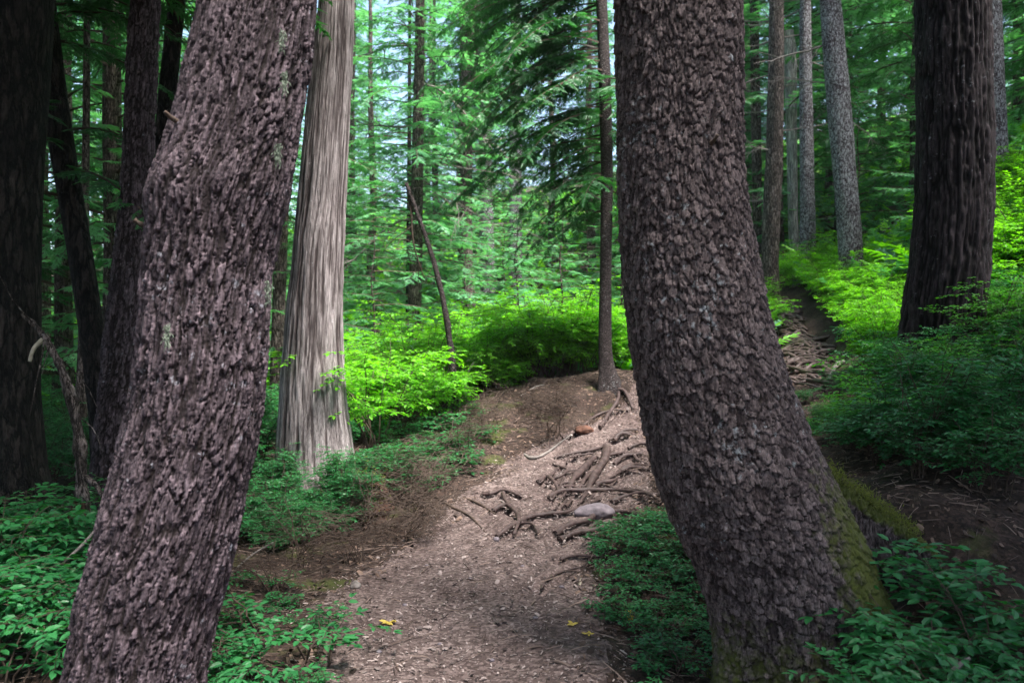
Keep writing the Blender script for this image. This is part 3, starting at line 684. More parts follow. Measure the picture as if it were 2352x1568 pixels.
# moss tufts along the root buttress
def tufts(name, P0, n, s, mat, parent, base, spread=.03, down=False):
    g = Geo(); r = np.random.default_rng(n)
    t = r.random(n) * (len(P0) - 1); i = np.minimum(t.astype(int), len(P0) - 2); f = (t - i)[:, None]
    O = P0[i] * (1 - f) + P0[i + 1] * f + r.normal(0, spread, (n, 3)) - base
    tV = np.array([[0, -.12, 0], [0, .12, 0], [.5, 0, .3], [1, 0, .25]]); tF = np.array([[0, 2, 1], [0, 3, 2]])
    X = nrm(r.normal(0, .35 if down else 1, (n, 3)) + np.array([0, 0, -1.2 if down else .5])); Yv = nrm(np.cross(X, r.normal(0, 1, (n, 3)))); Z = np.cross(X, Yv)
    g.inst(tV, tF, O, X, Yv, Z, s * r.uniform(.6, 1.4, n), 0, r.random(n))
    return obj(name, g.mesh(name, mat), parent)
rt = [P(1770,1030,3.70), P(1870,1112,3.74), P(1950,1170,3.8), P(2030,1220,3.9), P(2110,1268,4.05), P(2190,1335,4.2)]
mp_ = np.array([P(1890,1068,3.70), P(1950,1118,3.74), P(2000,1152,3.8), P(2050,1186,3.88), P(2100,1225,3.98)])
gm, bb = stick('buttress_root', None, None, rt, .105, .05, M_BR, 90, mesh_only=True, sub=60, relief=.0, seed=3)
vc = np.empty(len(gm.vertices) * 3, np.float32); gm.vertices.foreach_get('co', vc); vc = vc.reshape(-1, 3).astype(float)
rtl = np.array(rt) - bb; cz = np.interp(vc[:, 0], rtl[:, 0], rtl[:, 2]); cy = np.interp(vc[:, 0], rtl[:, 0], rtl[:, 1]); dz_ = vc[:, 2] - cz
vc[:, 2] = cz + np.where(dz_ < 0, dz_ * 3.4, dz_); sc_ = np.where(dz_ < 0, 1 + np.abs(dz_) * 2.5, 1.); vc[:, 1] = cy + (vc[:, 1] - cy) * sc_
nrm_ = nrm(np.stack([0 * dz_, vc[:, 1] - cy, np.maximum(dz_, -.05)], 1)); tw_ = vc[:, 0] * .8 + vc[:, 2] * .6; pw_ = vc[:, 0] * -.6 + vc[:, 2] * .8
bn = np.abs(fbm(tw_ * 22, vc[:, 1] * 32, pw_ * 32, 3, 5)) ; bn2 = fbm(tw_ * 60, vc[:, 1] * 60, pw_ * 60, 3, 6)
vc = vc + nrm_ * ((bn * .05 + bn2 * .02) - .01)[:, None] + nrm_ * (.03 * fbm(vc[:, 0] * 5, vc[:, 1] * 5, vc[:, 2] * 5, 2, 8))[:, None]
gm.vertices.foreach_set('co', vc.astype(np.float32).ravel()); gm.update()
for nm, v in (('bh', np.clip(bn * 4, 0, 1)), ('bc', .4 + .5 * bn2), ('moss', sstep(-.02, .08, dz_) * .8 + .12)):
    at = gm.attributes.new(nm, 'FLOAT', 'POINT'); at.data.foreach_set('value', v.astype(np.float32))
obj('buttress_root', gm, tr, bb - br)
tufts('moss', mp_ + np.array([0, -.03, .012]), 1700, .016, M_MOSS, tr, br, .016)
# beard lichen on left trunk
for px, py, n in ((640, 330, 110), (655, 165, 120), (385, 745, 120), (617, 650, 70), (650, 70, 90)):
    c = P(px, py, 2.74); tufts('beard_lichen', np.array([c, c + np.array([-.005, 0, -.05 - .0002 * n])]), n, .016, M_LICH, tl, bl, .0055, True)

for (t_, b_, a_, rf_, lst) in ((tl, bl, axl, rfl, [(1.95, 3.3), (2.3, -2.2)]), (tr, br, axr, rfr, [(2.4, -1.3)])):
    for i, (h, an) in enumerate(lst):
        c = a_(h) + np.array([math.cos(an), math.sin(an), 0]) * rf_(h) * .96; dd = np.array([math.cos(an), math.sin(an), .25])
        me, b0 = stick('twig_stub', None, None, [c, c + dd * .03, c + dd * .055 + np.array([0, 0, .01])], .010, .006, M_TWIG, 7, mesh_only=True, seed=i, relief=.3)
        obj('twig_stub', me, t_, b0)
# --- pale cedar
ced_prof = [(0,735,812),(100,724,810),(200,711,805),(300,700,800),(400,690,796),(500,681,791),(600,672,787),(700,661,785),(800,652,787),(900,645,794),(1000,638,806),(1060,635,814),(1100,632,820)]
tree('cedar_tree', 'pale grey cedar with stringy vertical bark behind the left trunk', M_CED, ced_prof, 8.0, crowns=[('up2', 10, (.6, .6, .9), 1.)], htop=19, bark=cedar_bark, du=.011, dv=.022, flare=.07, lobes=(6, .1), zfine=(-.2, 5.5), seed=5)
# --- thin young hemlock on the mound
thin_prof = [(0,1369,1394),(200,1376,1404),(400,1380,1408),(600,1378,1405),(800,1374,1405),(850,1376,1412),(880,1378,1428)]
tt, bt, axt, rft = tree('young_hemlock_tree', 'slender smooth-barked hemlock on the mound with drooping dark green boughs', M_THIN, thin_prof, 10.0, htop=11, du=.02, dv=.03, flare=.3, lobes=(4, .1), zfine=(-.2, 6.), seed=6, 
    dead=[(1.7, 2.6, .35), (2.3, 3.4, .4), (3.0, 2.9, .5), (4.2, 3.3, .6), (2.0, .2, .3)])
r_ = np.random.default_rng(77)
fr = []; g = Geo()
for i in range(84):
    h = r_.uniform(2.0, 6.8); az = r_.choice([math.pi + r_.normal(-.1, .5), r_.uniform(0, 6.28)], p=[.72, .28])
    L = r_.uniform(1.3, 2.3) * (1 if h > 3 else .6) * (1 if math.cos(az) < .2 else .45)
    if abs(math.cos(az)) < .0: continue
    branch_fronds(axt(h), az, L, r_.uniform(-.05, .25), r_.uniform(.55, .95), .085, .42, r_, fr, True, g, .014, upcurve=.12)
place_fronds(g, fr, FR, r_, .4)
obj('crown', g.mesh('drooping_crown', [M_HEM, M_TWIG]), tt)
# --- leaning dead stem
lean = [P(1048,975,9.5), P(1044,900,9.5), P(1035,800,9.5), P(1018,690,9.52), P(990,580,9.55), P(958,490,9.6), P(933,420,9.6)]
stick('dead_leaning_stem', 'thin bare dead stem leaning left over the bright green shrubs', 'dead tree', lean, .048, .022, M_THIN, 8, twigs=22, seed=2)
stick('dead_hanging_branch', 'thin dark branch hanging down from the tip of the leaning dead stem', 'branch', [P(935,425,9.62), P(944,480,9.62), P(950,560,9.6), P(975,640,9.6)], .02, .006, M_TWIG, 5, twigs=6, seed=12)

# --- dark tree right
dk_prof = [(0,2110,2266),(300,2113,2272),(500,2106,2270),(600,2096,2265),(700,2082,2252),(780,2074,2250),(860,2070,2255)]
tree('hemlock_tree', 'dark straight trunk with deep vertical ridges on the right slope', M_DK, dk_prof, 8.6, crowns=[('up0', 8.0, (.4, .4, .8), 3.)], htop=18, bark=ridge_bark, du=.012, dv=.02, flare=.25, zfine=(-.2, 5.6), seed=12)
tree('hemlock_tree', 'blue-grey trunk half hidden behind the dark ridged trunk at right', M_BK3, [(0,2240,2297),(150,2244,2303),(325,2250,2310),(420,2250,2316)], 13, crowns=[('up1', 9, .6, 5.)], htop=18, du=.03, dv=.06, flare=.2, seed=13)
# --- right centre group
tree('hemlock_tree', 'reddish-brown trunk leaning slightly right, nearest the roots at the top of the trail', M_BK1, [(0,1768,1800),(60,1766,1800),(200,1764,1800),(350,1760,1798),(500,1752,1792),(600,1749,1788),(660,1748,1790)], 16.5, crowns=[('mid0', 8, .75, 1)], dead=[(2.2,3.0,.7),(3.2,3.5,.8),(4.1,2.6,.8),(4.8,3.1,.9),(3.6,-.4,.6)], htop=20, du=.035, dv=.05, flare=.2, seed=14)
tree('dead_snag', 'pale grey barkless snag with a broken top between two darker trunks', M_BK2, [(80,1803,1822),(110,1800,1830),(300,1806,1830),(500,1810,1833),(640,1815,1838)], 20, 'dead tree', htop=None, du=.035, dv=.05, flare=.1, seed=15)
tree('hemlock_tree', 'narrow dark mottled trunk with a flared base right of the pale snag', M_BK3, [(0,1838,1862),(150,1836,1864),(300,1837,1867),(500,1838,1872),(600,1837,1874),(640,1832,1880)], 17.5, crowns=[('mid1', 8.5, .75, 2)], dead=[(5.4,2.8,1.),(4.8,.3,.7),(4.2,3.3,.8),(6.0,1.9,1.),(3.3,-.3,.5)], htop=20, du=.035, dv=.05, flare=.4, seed=16)
tree('hemlock_tree', 'white-flecked lichen-spotted trunk leaning left above the lime shrubs', M_BK3, [(0,1884,1930),(100,1890,1940),(200,1897,1950),(300,1905,1958),(400,1915,1966),(500,1923,1975),(600,1928,1982),(650,1930,1990)], 14.5, crowns=[('mid0', 7.5, .75, 3)], dead=[(4.6,3.2,.9),(3.9,2.7,.7),(5.3,3.4,.8),(3.2,.2,.5)], htop=20, du=.03, dv=.05, flare=.3, seed=17)
tree('hemlock_tree', 'very thin dark trunk just left of the lichen-spotted trunk', M_BLK, [(360,1918,1926),(500,1916,1924),(640,1912,1924)], 19, htop=16, du=.04, dv=.08, seed=18)
tree('hemlock_tree', 'thin grey trunk close behind the right side of the massive scaly trunk', M_BK1, [(0,1722,1742),(200,1724,1746),(450,1728,1750),(680,1730,1756)], 21, crowns=[('mid1', 5, 1.2, 4)], dead=[(4.6,3.2,1.),(3.9,.7,.7)], htop=20, du=.04, dv=.08, seed=19)
# --- middle background
tree('hemlock_tree', 'grey-brown trunk rising behind the leaning dead stem', M_BK1, [(0,955,975),(200,950,974),(400,945,972),(600,940,970),(800,932,966),(872,928,966)], 17, crowns=[('far1', .6, .85, 1)], dead=[(2.2,2.7,1.3),(2.6,2.4,1.2),(3.4,3.6,1.3),(3.9,-.5,1.2),(4.6,.4,1.3),(5.4,2.9,1.3),(6.3,.1,1.4),(7.1,3.4,1.4)], htop=18, du=.035, dv=.06, flare=.2, seed=21)
tree('hemlock_tree', 'thin black trunk left of the grey-brown trunk behind the leaning stem', M_BLK, [(500,934,944),(640,932,944),(850,930,944)], 18.5, htop=14, du=.04, dv=.08, seed=22)
tree('hemlock_tree', 'tall straight grey trunk in the middle distance right of the leaning dead stem', M_BK1, [(0,1062,1106),(120,1060,1098),(250,1058,1086),(450,1057,1084),(600,1058,1086),(690,1058,1092)], 22, crowns=[('far2', 3.5, .8, 2)], dead=[(3.,.2,1.2),(4.3,2.9,1.1),(5.2,.4,1.3),(6.4,3.1,1.2),(7.6,.1,1.2),(8.4,2.5,1.2)], htop=22, du=.04, dv=.07, flare=.2, seed=23)
tree('hemlock_tree', 'faint pale trunk just right of the tall straight grey trunk', M_BK3, [(0,1098,1122),(250,1098,1128),(450,1100,1132),(700,1102,1138)], 26, crowns=[('far1', 5, .8, 5)], dead=[(5.2,.4,1.5),(6.4,3.1,1.4),(7.6,.1,1.3)], htop=22, du=.05, dv=.08, seed=24)
tree('hemlock_tree', 'pale distant trunk showing against the sky between dark boughs', M_BK3, [(0,1172,1196),(150,1172,1197),(300,1170,1198),(650,1168,1200)], 27, crowns=[('far3', 7, .7, 5)], dead=[(7.4,.2,1.6),(6.,3.2,1.5)], htop=22, du=.05, dv=.08, seed=25)
tree('hemlock_tree', 'distant trunk behind the gap between the left trunk and the pale cedar', M_BK1, [(0,640,668),(500,632,662),(700,626,656),(1000,615,652)], 12.5, crowns=[('mid0', 2.6, .8, 2)], htop=16, du=.04, dv=.07, seed=26)
# --- left dark group
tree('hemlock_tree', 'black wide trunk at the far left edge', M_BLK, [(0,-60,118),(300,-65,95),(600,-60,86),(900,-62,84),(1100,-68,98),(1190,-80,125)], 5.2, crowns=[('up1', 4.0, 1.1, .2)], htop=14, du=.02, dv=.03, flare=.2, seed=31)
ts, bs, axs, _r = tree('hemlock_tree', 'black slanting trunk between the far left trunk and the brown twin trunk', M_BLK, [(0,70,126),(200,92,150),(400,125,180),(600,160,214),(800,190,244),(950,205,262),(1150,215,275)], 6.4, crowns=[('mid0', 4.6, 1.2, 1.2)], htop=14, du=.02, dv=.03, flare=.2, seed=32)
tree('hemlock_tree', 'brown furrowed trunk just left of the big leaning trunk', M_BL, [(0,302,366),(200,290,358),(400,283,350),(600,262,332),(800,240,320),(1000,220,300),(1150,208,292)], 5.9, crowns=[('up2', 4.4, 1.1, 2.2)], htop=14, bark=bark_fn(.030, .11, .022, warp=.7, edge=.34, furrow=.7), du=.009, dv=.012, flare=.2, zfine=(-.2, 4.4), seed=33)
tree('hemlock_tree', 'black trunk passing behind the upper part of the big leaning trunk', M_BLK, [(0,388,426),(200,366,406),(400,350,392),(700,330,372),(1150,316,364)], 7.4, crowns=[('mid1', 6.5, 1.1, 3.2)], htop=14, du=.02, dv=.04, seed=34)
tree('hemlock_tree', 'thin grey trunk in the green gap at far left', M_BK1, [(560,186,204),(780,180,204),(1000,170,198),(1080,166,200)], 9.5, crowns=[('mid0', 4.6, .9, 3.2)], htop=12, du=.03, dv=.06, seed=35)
d5 = [P(192,1200,5.0), P(187,1120,5.0), P(185,1040,5.0), P(172,950,5.0), P(150,870,5.0), P(118,800,5.02), P(85,752,5.05), P(50,722,5.1), P(12,700,5.15)]
dt = stick('dead_bent_sapling', 'crooked bare dead sapling arching left beside the black trunk', 'dead tree', d5, .045, .012, M_BK1, 9, twigs=7, seed=41, relief=.2)
me, b = stick('side_stub', None, None, [P(100,778,5.03), P(78,800,5.0), P(68,830,4.98)], .018, .01, M_PALE, 6, mesh_only=True)
obj('side_stub', me, dt, b - d5[0])
me, b = stick('fork', None, None, [P(195,1095,4.95), P(225,1120,4.9), P(242,1160,4.85)], .02, .012, M_BK1, 6, mesh_only=True)
obj('fork', me, dt, b - d5[0])
for k in range(9):
    a = random.uniform(-1, 1); c0 = P(190, 1120, 5.0)
    me, b = stick('root', None, None, [c0, c0 + np.array([a * .05, -.04, -.12]), c0 + np.array([a * .13, -.06, -.26]), c0 + np.array([a * .18, -.05, -.34])], .016, .006, M_RED, 5, mesh_only=True, seed=k)
    obj('root', me, dt, b - d5[0])

r_ = np.random.default_rng(5)
g = Geo(); fr = []
for i in range(30):
    h = [2.5, 2.7, 2.9][i] if i < 3 else r_.uniform(3.0, 6.0)
    branch_fronds(axs(h), r_.uniform(-1.8, .6) if i % 3 else r_.uniform(2.4, 4.2), r_.uniform(.8, 1.6), r_.uniform(.0, .25), r_.uniform(.3, .7), .08, .36, r_, fr, True, g, .016)
place_fronds(g, fr, FR, r_, .4); obj('boughs', g.mesh('boughs', [M_HEM, M_TWIG]), ts)

# ------------------------------------------------------------------ background conifers
def conifer(name, label, x, y, key, sc, rz, th=.14, H=14, group=None, sink=0, tmat=M_BK1):
    z = gz(x, y); t = thing(name, label, 'tree', (x, y, z), rz, group)
    kk = ('T', round(th, 2), round(H), tmat.name)
    if kk not in CROWN:
        g = Geo(); n = 12; zz = np.linspace(-.3, H, n); wob = np.cumsum(rng.normal(0, .03, (n, 2)), 0)
        g.tube(np.stack([wob[:, 0], wob[:, 1], zz], 1), np.linspace(th, th * .25, n) * (1 + .5 * np.exp(-np.clip(zz, 0, 9) / .3)), 12, 0)
        CROWN[kk] = g.mesh('trunk', [tmat], True)
    obj('trunk', CROWN[kk], t)
    if key:
        c = obj('crown', crown(key), t); c.scale = (sc, sc, sc)
    return t
bg = [  # x, y
 (-14,22),(-10,17),(-7.6,13.5),(-12,28),(-7.5,22),(-6.4,18.5),(-9.5,11.5),(-5.6,11.2),(-4.6,26),(-6,30),(-1.2,34),(1.5,30),(-2.6,28),
 (.2,29),(2.6,26),(4.8,23),(4.6,28),(6.8,25),(5.6,32),(8.6,29),(8.2,22),(10,25),(9.4,18.5),(11.5,21),(10.8,15.0),(12.8,18),(9.6,13.2),
 (14,22),(13,28),(16,17),(-16,16),(-13.5,12),(-18,24),(17,26),(0,40),(-8,38),(8,38),(15,36),(-16,34),(20,30),(-1.6,25.5),(-8.8,19.5),(-11.5,24),(-14,19),(-9,26),(-3.4,32),(3.6,34),(-7,34),(-11,33),(11,26),(12.4,31),(7,21),(-1,29),(-17,19),(15,21),(18,21),(6.2,28),(10,36),(19,38),(-5,45),(5,46),(12,45),(22,40),(-22,42)]
for i, (x, y) in enumerate(bg):
    far = y > 26
    conifer('hemlock_tree', 'bushy green conifer among the trees filling the forest background', x, y, 'far%d' % (i % 4), random.uniform(.85, 1.2) * (.58 if abs(x) < 5 and y < 36 else 1), random.uniform(0, 6.28), .16, 17 if abs(x) >= 5 or y >= 36 else 12, 'background conifers')
# young trees in the clearing
yg = [(.9,14.2,0,1.),(1.9,13.6,1,.9),(2.5,15.2,0,1.25),(.1,16.0,0,1.1),(1.6,17.0,1,1.3),(-1.0,17.5,0,1.2),(-2.6,15.0,1,1.15),(-2.2,18.8,0,1.5),(3.4,16.6,0,1.4),(-3.4,12.8,1,1.1),(-.2,20,0,1.5),(5.2,20,1,1.3),(-3.7,17,0,1.3),(7.3,16.8,1,1.2),(7.2,13.6,0,1.0),(2.9,12.6,1,.8)]
for i, (x, y, k, sc) in enumerate(yg):
    conifer('young_conifer', 'small feathery young conifer growing in the bright clearing', x, y, 'young%d' % k, sc, random.uniform(0, 6.28), .03, 3, 'young conifers in the clearing')
# unseen trees added to shade the trail from behind and beside the viewer
for i, (x, y) in enumerate([(-3.9,-.6),(5.4,-.4),(-3.7,2.2),(5.4,1.8),(-5.6,-3.5),(5.6,-3.8),(-7.5,4.5),(7.6,4.4),(-9,-4),(9,-4),(-11,0),(11.5,1),(-7.4,8.4),(11,9),(-11,7),(-5.6,-9),(5.8,-9),(-2,-16),(3,-17)]):
    conifer('hemlock_tree', 'tall unseen conifer added to shade the trail', x, y, None, 1, 0, .22, 17, 'added shade conifers', tmat=M_BK1)
    t = bpy.data.objects[-1] if False else None
    o = COL.objects[-1]; root = o.parent
    c = obj('crown', crown('up%d' % (i % 3)), root, (0, 0, 4.6)); c.scale = (1.25, 1.25, 1.2); c.rotation_euler = (0, 0, i)

# ------------------------------------------------------------------ shrubs
leafV = np.array([[0, 0, 0], [.28, .22, .045], [.68, .20, .03], [1, 0, -.06], [.68, -.20, .03], [.28, -.22, .045], [.5, 0, -.01]], float)
leafF = np.array([[0, 6, 1], [1, 6, 2], [2, 6, 3], [3, 6, 4], [4, 6, 5], [5, 6, 0]])
def shrub_mesh(name, seed, H, nst, spread, leaf, mat, density=1., tw=.26):
    r = np.random.default_rng(seed); g = Geo(); O, X, U, S = [], [], [], []
    def twig(p, az, ln):
        d = np.array([math.cos(az), math.sin(az), r.normal(.05, .12)]); n = max(4, int(ln / (leaf * .42) * density)); q = p.copy(); pp = [p]
        for i in range(n):
            d = nrm(d + np.array([r.normal(0, .10), r.normal(0, .10), r.normal(-.02, .05)])); q = q + d * ln / n; pp.append(q)
            s = 1 if i % 2 else -1; a = R(r.uniform(40, 70)) * s
            side = nrm(np.cross([0, 0, 1.], d)); x = d * math.cos(a) + side * math.sin(a) + np.array([0, 0, r.normal(-.05, .2)])
            O.append(q); X.append(nrm(x)); U.append(np.array([0, 0, 1.]) + r.normal(0, .28, 3)); S.append(leaf * r.uniform(.6, 1.15))
        O.append(q); X.append(d); U.append(np.array([0, 0, 1.]) + r.normal(0, .2, 3)); S.append(leaf)
        g.tube(np.array(pp)[::2] if len(pp) > 5 else np.array(pp), .0016, 3, 1)
    for k in range(nst):
        az = r.uniform(0, 6.28); out = spread * r.uniform(.25, 1.); h = H * r.uniform(.55, 1.05)
        p0 = np.array([r.normal(0, .05), r.normal(0, .05), -.03]); pts_ = []
        for t in np.linspace(0, 1, 7):
            pts_.append(p0 + np.array([math.cos(az) * out * t ** 1.4, math.sin(az) * out * t ** 1.4, h * (t * 1.25 - .25 * t * t)]) + r.normal(0, .012, 3) * (t > 0))
        pts_ = np.array(pts_); g.tube(pts_, np.linspace(.0055, .002, 7), 4, 1)
        nb = int(7 * density) + 3
        for j in range(nb):
            t = r.uniform(.38, 1.); i = int(t * 5.99); f = t * 5.99 - i; p = pts_[i] * (1 - f) + pts_[i + 1] * f if i < 6 else pts_[6]
            a2 = az + r.normal(0, 1.1); ln = tw * r.uniform(.6, 1.3); twig(p, a2, ln)
            for kk in range(2):
                m_ = p + np.array([math.cos(a2), math.sin(a2), .03]) * ln * r.uniform(.2, .7); twig(m_, a2 + r.choice([-1, 1]) * r.uniform(.5, 1.1), ln * .6)
    O, X, U, S = map(np.array, (O, X, U, S)); Yv = nrm(np.cross(U, X)); Z = np.cross(X, Yv)
    g.inst(leafV, leafF, O, X, Yv, Z, S, 0, r.random(len(O)))
    return g
SH = {}
def shrub_parts(key):
    if key in SH: return SH[key]
    kind, k = key[:-1], int(key[-1])
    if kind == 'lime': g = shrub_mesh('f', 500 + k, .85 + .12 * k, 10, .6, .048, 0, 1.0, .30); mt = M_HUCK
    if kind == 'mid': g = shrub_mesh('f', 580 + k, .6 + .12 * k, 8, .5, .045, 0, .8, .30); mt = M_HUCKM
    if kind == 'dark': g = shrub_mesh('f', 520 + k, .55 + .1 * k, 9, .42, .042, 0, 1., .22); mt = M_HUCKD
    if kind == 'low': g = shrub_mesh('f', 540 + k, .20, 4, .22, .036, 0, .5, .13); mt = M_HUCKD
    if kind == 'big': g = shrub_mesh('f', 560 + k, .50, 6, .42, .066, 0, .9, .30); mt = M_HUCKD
    V_, F_, M_, T_ = np.concatenate(g.V), np.concatenate(g.F), np.concatenate(g.M), np.concatenate(g.T)
    res = []
    for nm, mi, m_ in (('foliage', 0, mt), ('stems', 1, M_TWIG)):
        f = F_[M_ == mi]; u, inv = np.unique(f, return_inverse=True)
        res.append(make_mesh(nm, V_[u], [inv.reshape(-1, 3)], m_, {'tint': T_[u]}, False))
    SH[key] = res; return res
def shrub(key, x, y, sc, rz, label, group=None, dz=0, name='shrub', tiltx=0., mat=None):
    t = thing(name, label, 'shrub', (x, y, gz(x, y) + dz), rz, group); t.rotation_euler = (tiltx, 0, rz)
    f, s = shrub_parts(key)
    for nm, me in (('foliage', f), ('stem', s)):
        o = obj(nm, me, t); o.scale = (sc, sc, sc)
    return t
def fill(key, n, poly, label, group, smin=.8, smax=1.2, mind=.3, name='shrub', avoid=-.15):
    """poly: world xy polygon; dart throwing"""
    poly = np.array(poly, float); lo, hi = poly.min(0), poly.max(0); out = []
    def inside(x, y):
        c = False; j = len(poly) - 1
        for i in range(len(poly)):
            if (poly[i, 1] > y) != (poly[j, 1] > y) and x < (poly[j, 0] - poly[i, 0]) * (y - poly[i, 1]) / (poly[j, 1] - poly[i, 1]) + poly[i, 0]: c = not c
            j = i
        return c
    tries = 0
    while len(out) < n and tries < n * 60:
        tries += 1; x, y = random.uniform(lo[0], hi[0]), random.uniform(lo[1], hi[1])
        if not inside(x, y) or any((x - a) ** 2 + (y - b) ** 2 < mind ** 2 for a, b in out): continue
        if float(pathmask(np.array([x]), np.array([y]))[0]) > avoid: continue
        if any((x - a) ** 2 + (y - b) ** 2 < rr_ ** 2 for a, b, rr_ in KEEP): continue
        out.append((x, y))
    for (x, y) in out:
        sc = random.uniform(smin, smax)
        if 1760 < x / y * FPX + CX < 2010 and 6 < y < 12.5: sc *= .42     # low growth in front of the rooty rise
        shrub('%s%d' % (key, random.randrange(3)), x, y, sc, random.uniform(0, 6.28), label, group, name=name)
def XY(px, Y): return ((px - CX) / FPX * Y, Y)
KEEP = [(bl[0], bl[1], .45), (br[0], br[1], .5), (-1.95, 8, .5), XY(1395, 10) + (.3,), XY(2165, 8.6) + (.5,), XY(1870, 9.6) + (.75,), XY(1880, 10.8) + (.9,), XY(1900, 11.8) + (.8,)]
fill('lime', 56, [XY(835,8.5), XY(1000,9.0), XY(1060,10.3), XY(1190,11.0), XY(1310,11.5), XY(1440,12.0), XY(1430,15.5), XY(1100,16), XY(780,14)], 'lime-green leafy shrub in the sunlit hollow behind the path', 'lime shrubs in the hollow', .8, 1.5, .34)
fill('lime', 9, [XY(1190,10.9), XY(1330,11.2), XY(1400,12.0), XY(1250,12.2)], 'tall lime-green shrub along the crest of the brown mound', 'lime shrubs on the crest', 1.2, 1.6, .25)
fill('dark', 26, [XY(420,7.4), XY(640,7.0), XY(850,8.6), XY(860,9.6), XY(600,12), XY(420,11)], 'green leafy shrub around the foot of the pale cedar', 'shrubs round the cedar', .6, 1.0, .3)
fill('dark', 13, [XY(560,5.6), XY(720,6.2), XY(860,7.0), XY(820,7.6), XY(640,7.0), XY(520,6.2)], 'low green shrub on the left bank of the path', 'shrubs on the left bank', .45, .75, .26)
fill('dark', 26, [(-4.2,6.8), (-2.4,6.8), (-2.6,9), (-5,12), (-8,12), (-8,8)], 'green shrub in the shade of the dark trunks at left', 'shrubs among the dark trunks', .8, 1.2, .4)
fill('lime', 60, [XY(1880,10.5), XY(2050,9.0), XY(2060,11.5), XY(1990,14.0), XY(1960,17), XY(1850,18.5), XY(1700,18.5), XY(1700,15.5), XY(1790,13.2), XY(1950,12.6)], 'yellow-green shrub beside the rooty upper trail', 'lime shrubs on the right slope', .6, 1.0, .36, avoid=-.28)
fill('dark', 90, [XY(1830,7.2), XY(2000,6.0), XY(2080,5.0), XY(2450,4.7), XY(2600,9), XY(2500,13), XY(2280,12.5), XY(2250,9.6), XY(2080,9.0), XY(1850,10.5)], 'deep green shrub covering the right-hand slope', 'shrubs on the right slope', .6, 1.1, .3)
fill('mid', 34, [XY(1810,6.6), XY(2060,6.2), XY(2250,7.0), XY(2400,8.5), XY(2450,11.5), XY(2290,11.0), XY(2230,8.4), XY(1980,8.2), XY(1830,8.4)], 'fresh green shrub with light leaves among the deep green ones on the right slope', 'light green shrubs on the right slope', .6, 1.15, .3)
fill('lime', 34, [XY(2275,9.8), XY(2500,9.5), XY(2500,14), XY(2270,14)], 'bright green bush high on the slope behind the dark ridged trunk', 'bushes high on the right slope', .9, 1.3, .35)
fill('low', 42, [(.62,3.3), (1.0,3.3), (1.15,4.2), (1.2,5.6), (1.3,6.6), (.75,6.2), (.6,5.2), (.6,4.2)], 'tiny leafy plant on the strip between the path and the massive trunk', 'small plants beside the massive trunk', .5, .95, .1, 'plant', .12)
fill('low', 14, [(-1.5,3.3), (-.85,3.1), (-.9,4.2), (-1.3,4.8), (-2.,5.4), (-1.7,4.4)], 'tiny leafy plant at the lower left edge of the path', 'small plants at the left path edge', .5, .9, .12, 'plant', .1)
fill('low', 24, [(-.6,7.3), (-.4,8.6), (-.5,9.4), (-1.3,9.0), (-1.5,7.6)], 'small leafy plant on the brown bank behind the path bend', 'small plants on the brown bank', .8, 1.5, .2, 'plant', -.1)
fill('big', 9, [(-2.9,3.2), (-2.15,3.2), (-2.05,4.4), (-2.6,5.2), (-3.4,5.2)], 'broad-leaved dark green shrub left of the big leaning trunk', 'broad-leaved shrubs at lower left', .8, 1.1, .28)
# leafless brush on the banks
SH['bare'] = None
for k in range(3):
    g = shrub_mesh('f', 600 + k, .42, 9, .40, .05, 0, 1., .24); V_, F_, M_ = np.concatenate(g.V), np.concatenate(g.F), np.concatenate(g.M)
    f = F_[M_ == 1]; u, inv = np.unique(f, return_inverse=True); SH['bare%d' % k] = make_mesh('leafless_bush', V_[u], [inv.reshape(-1, 3)], M_TWIG, {'tint': np.full(len(u), .6)})
for i, (px, py) in enumerate([(905,1150),(960,1190),(1010,1110),(860,1230),(1060,1050),(930,1240),(1120,980),(1190,950),(1250,960),(820,1290),(1010,1180),(1270,1000),(700,1300),(640,1370)]):
    h = hit(px, py); o = obj('leafless_bush', SH['bare%d' % (i % 3)], None, h); o.scale = (random.uniform(.8, 1.2),) * 3; o.rotation_euler = (random.uniform(-.3, .3), random.uniform(-.3, .3), random.uniform(0, 6))
    tag(o, 'dark leafless twiggy bush on the brown bank beside the path', 'bush', 'leafless bushes on the banks')
for i, (px, py) in enumerate([(1865,640),(1880,670),(1915,690),(1935,725),(1960,760),(1975,800),(1905,655),(1850,655),(1985,840),(1820,668),(1745,700),(1755,740)]):
    h = hit(px, py); shrub('lime%d' % (i % 3), h[0], h[1], random.uniform(.45, .65), i * 1.3, 'small lime shrub crowding the edge of the rooty upper trail', 'small lime shrubs edging the upper trail')
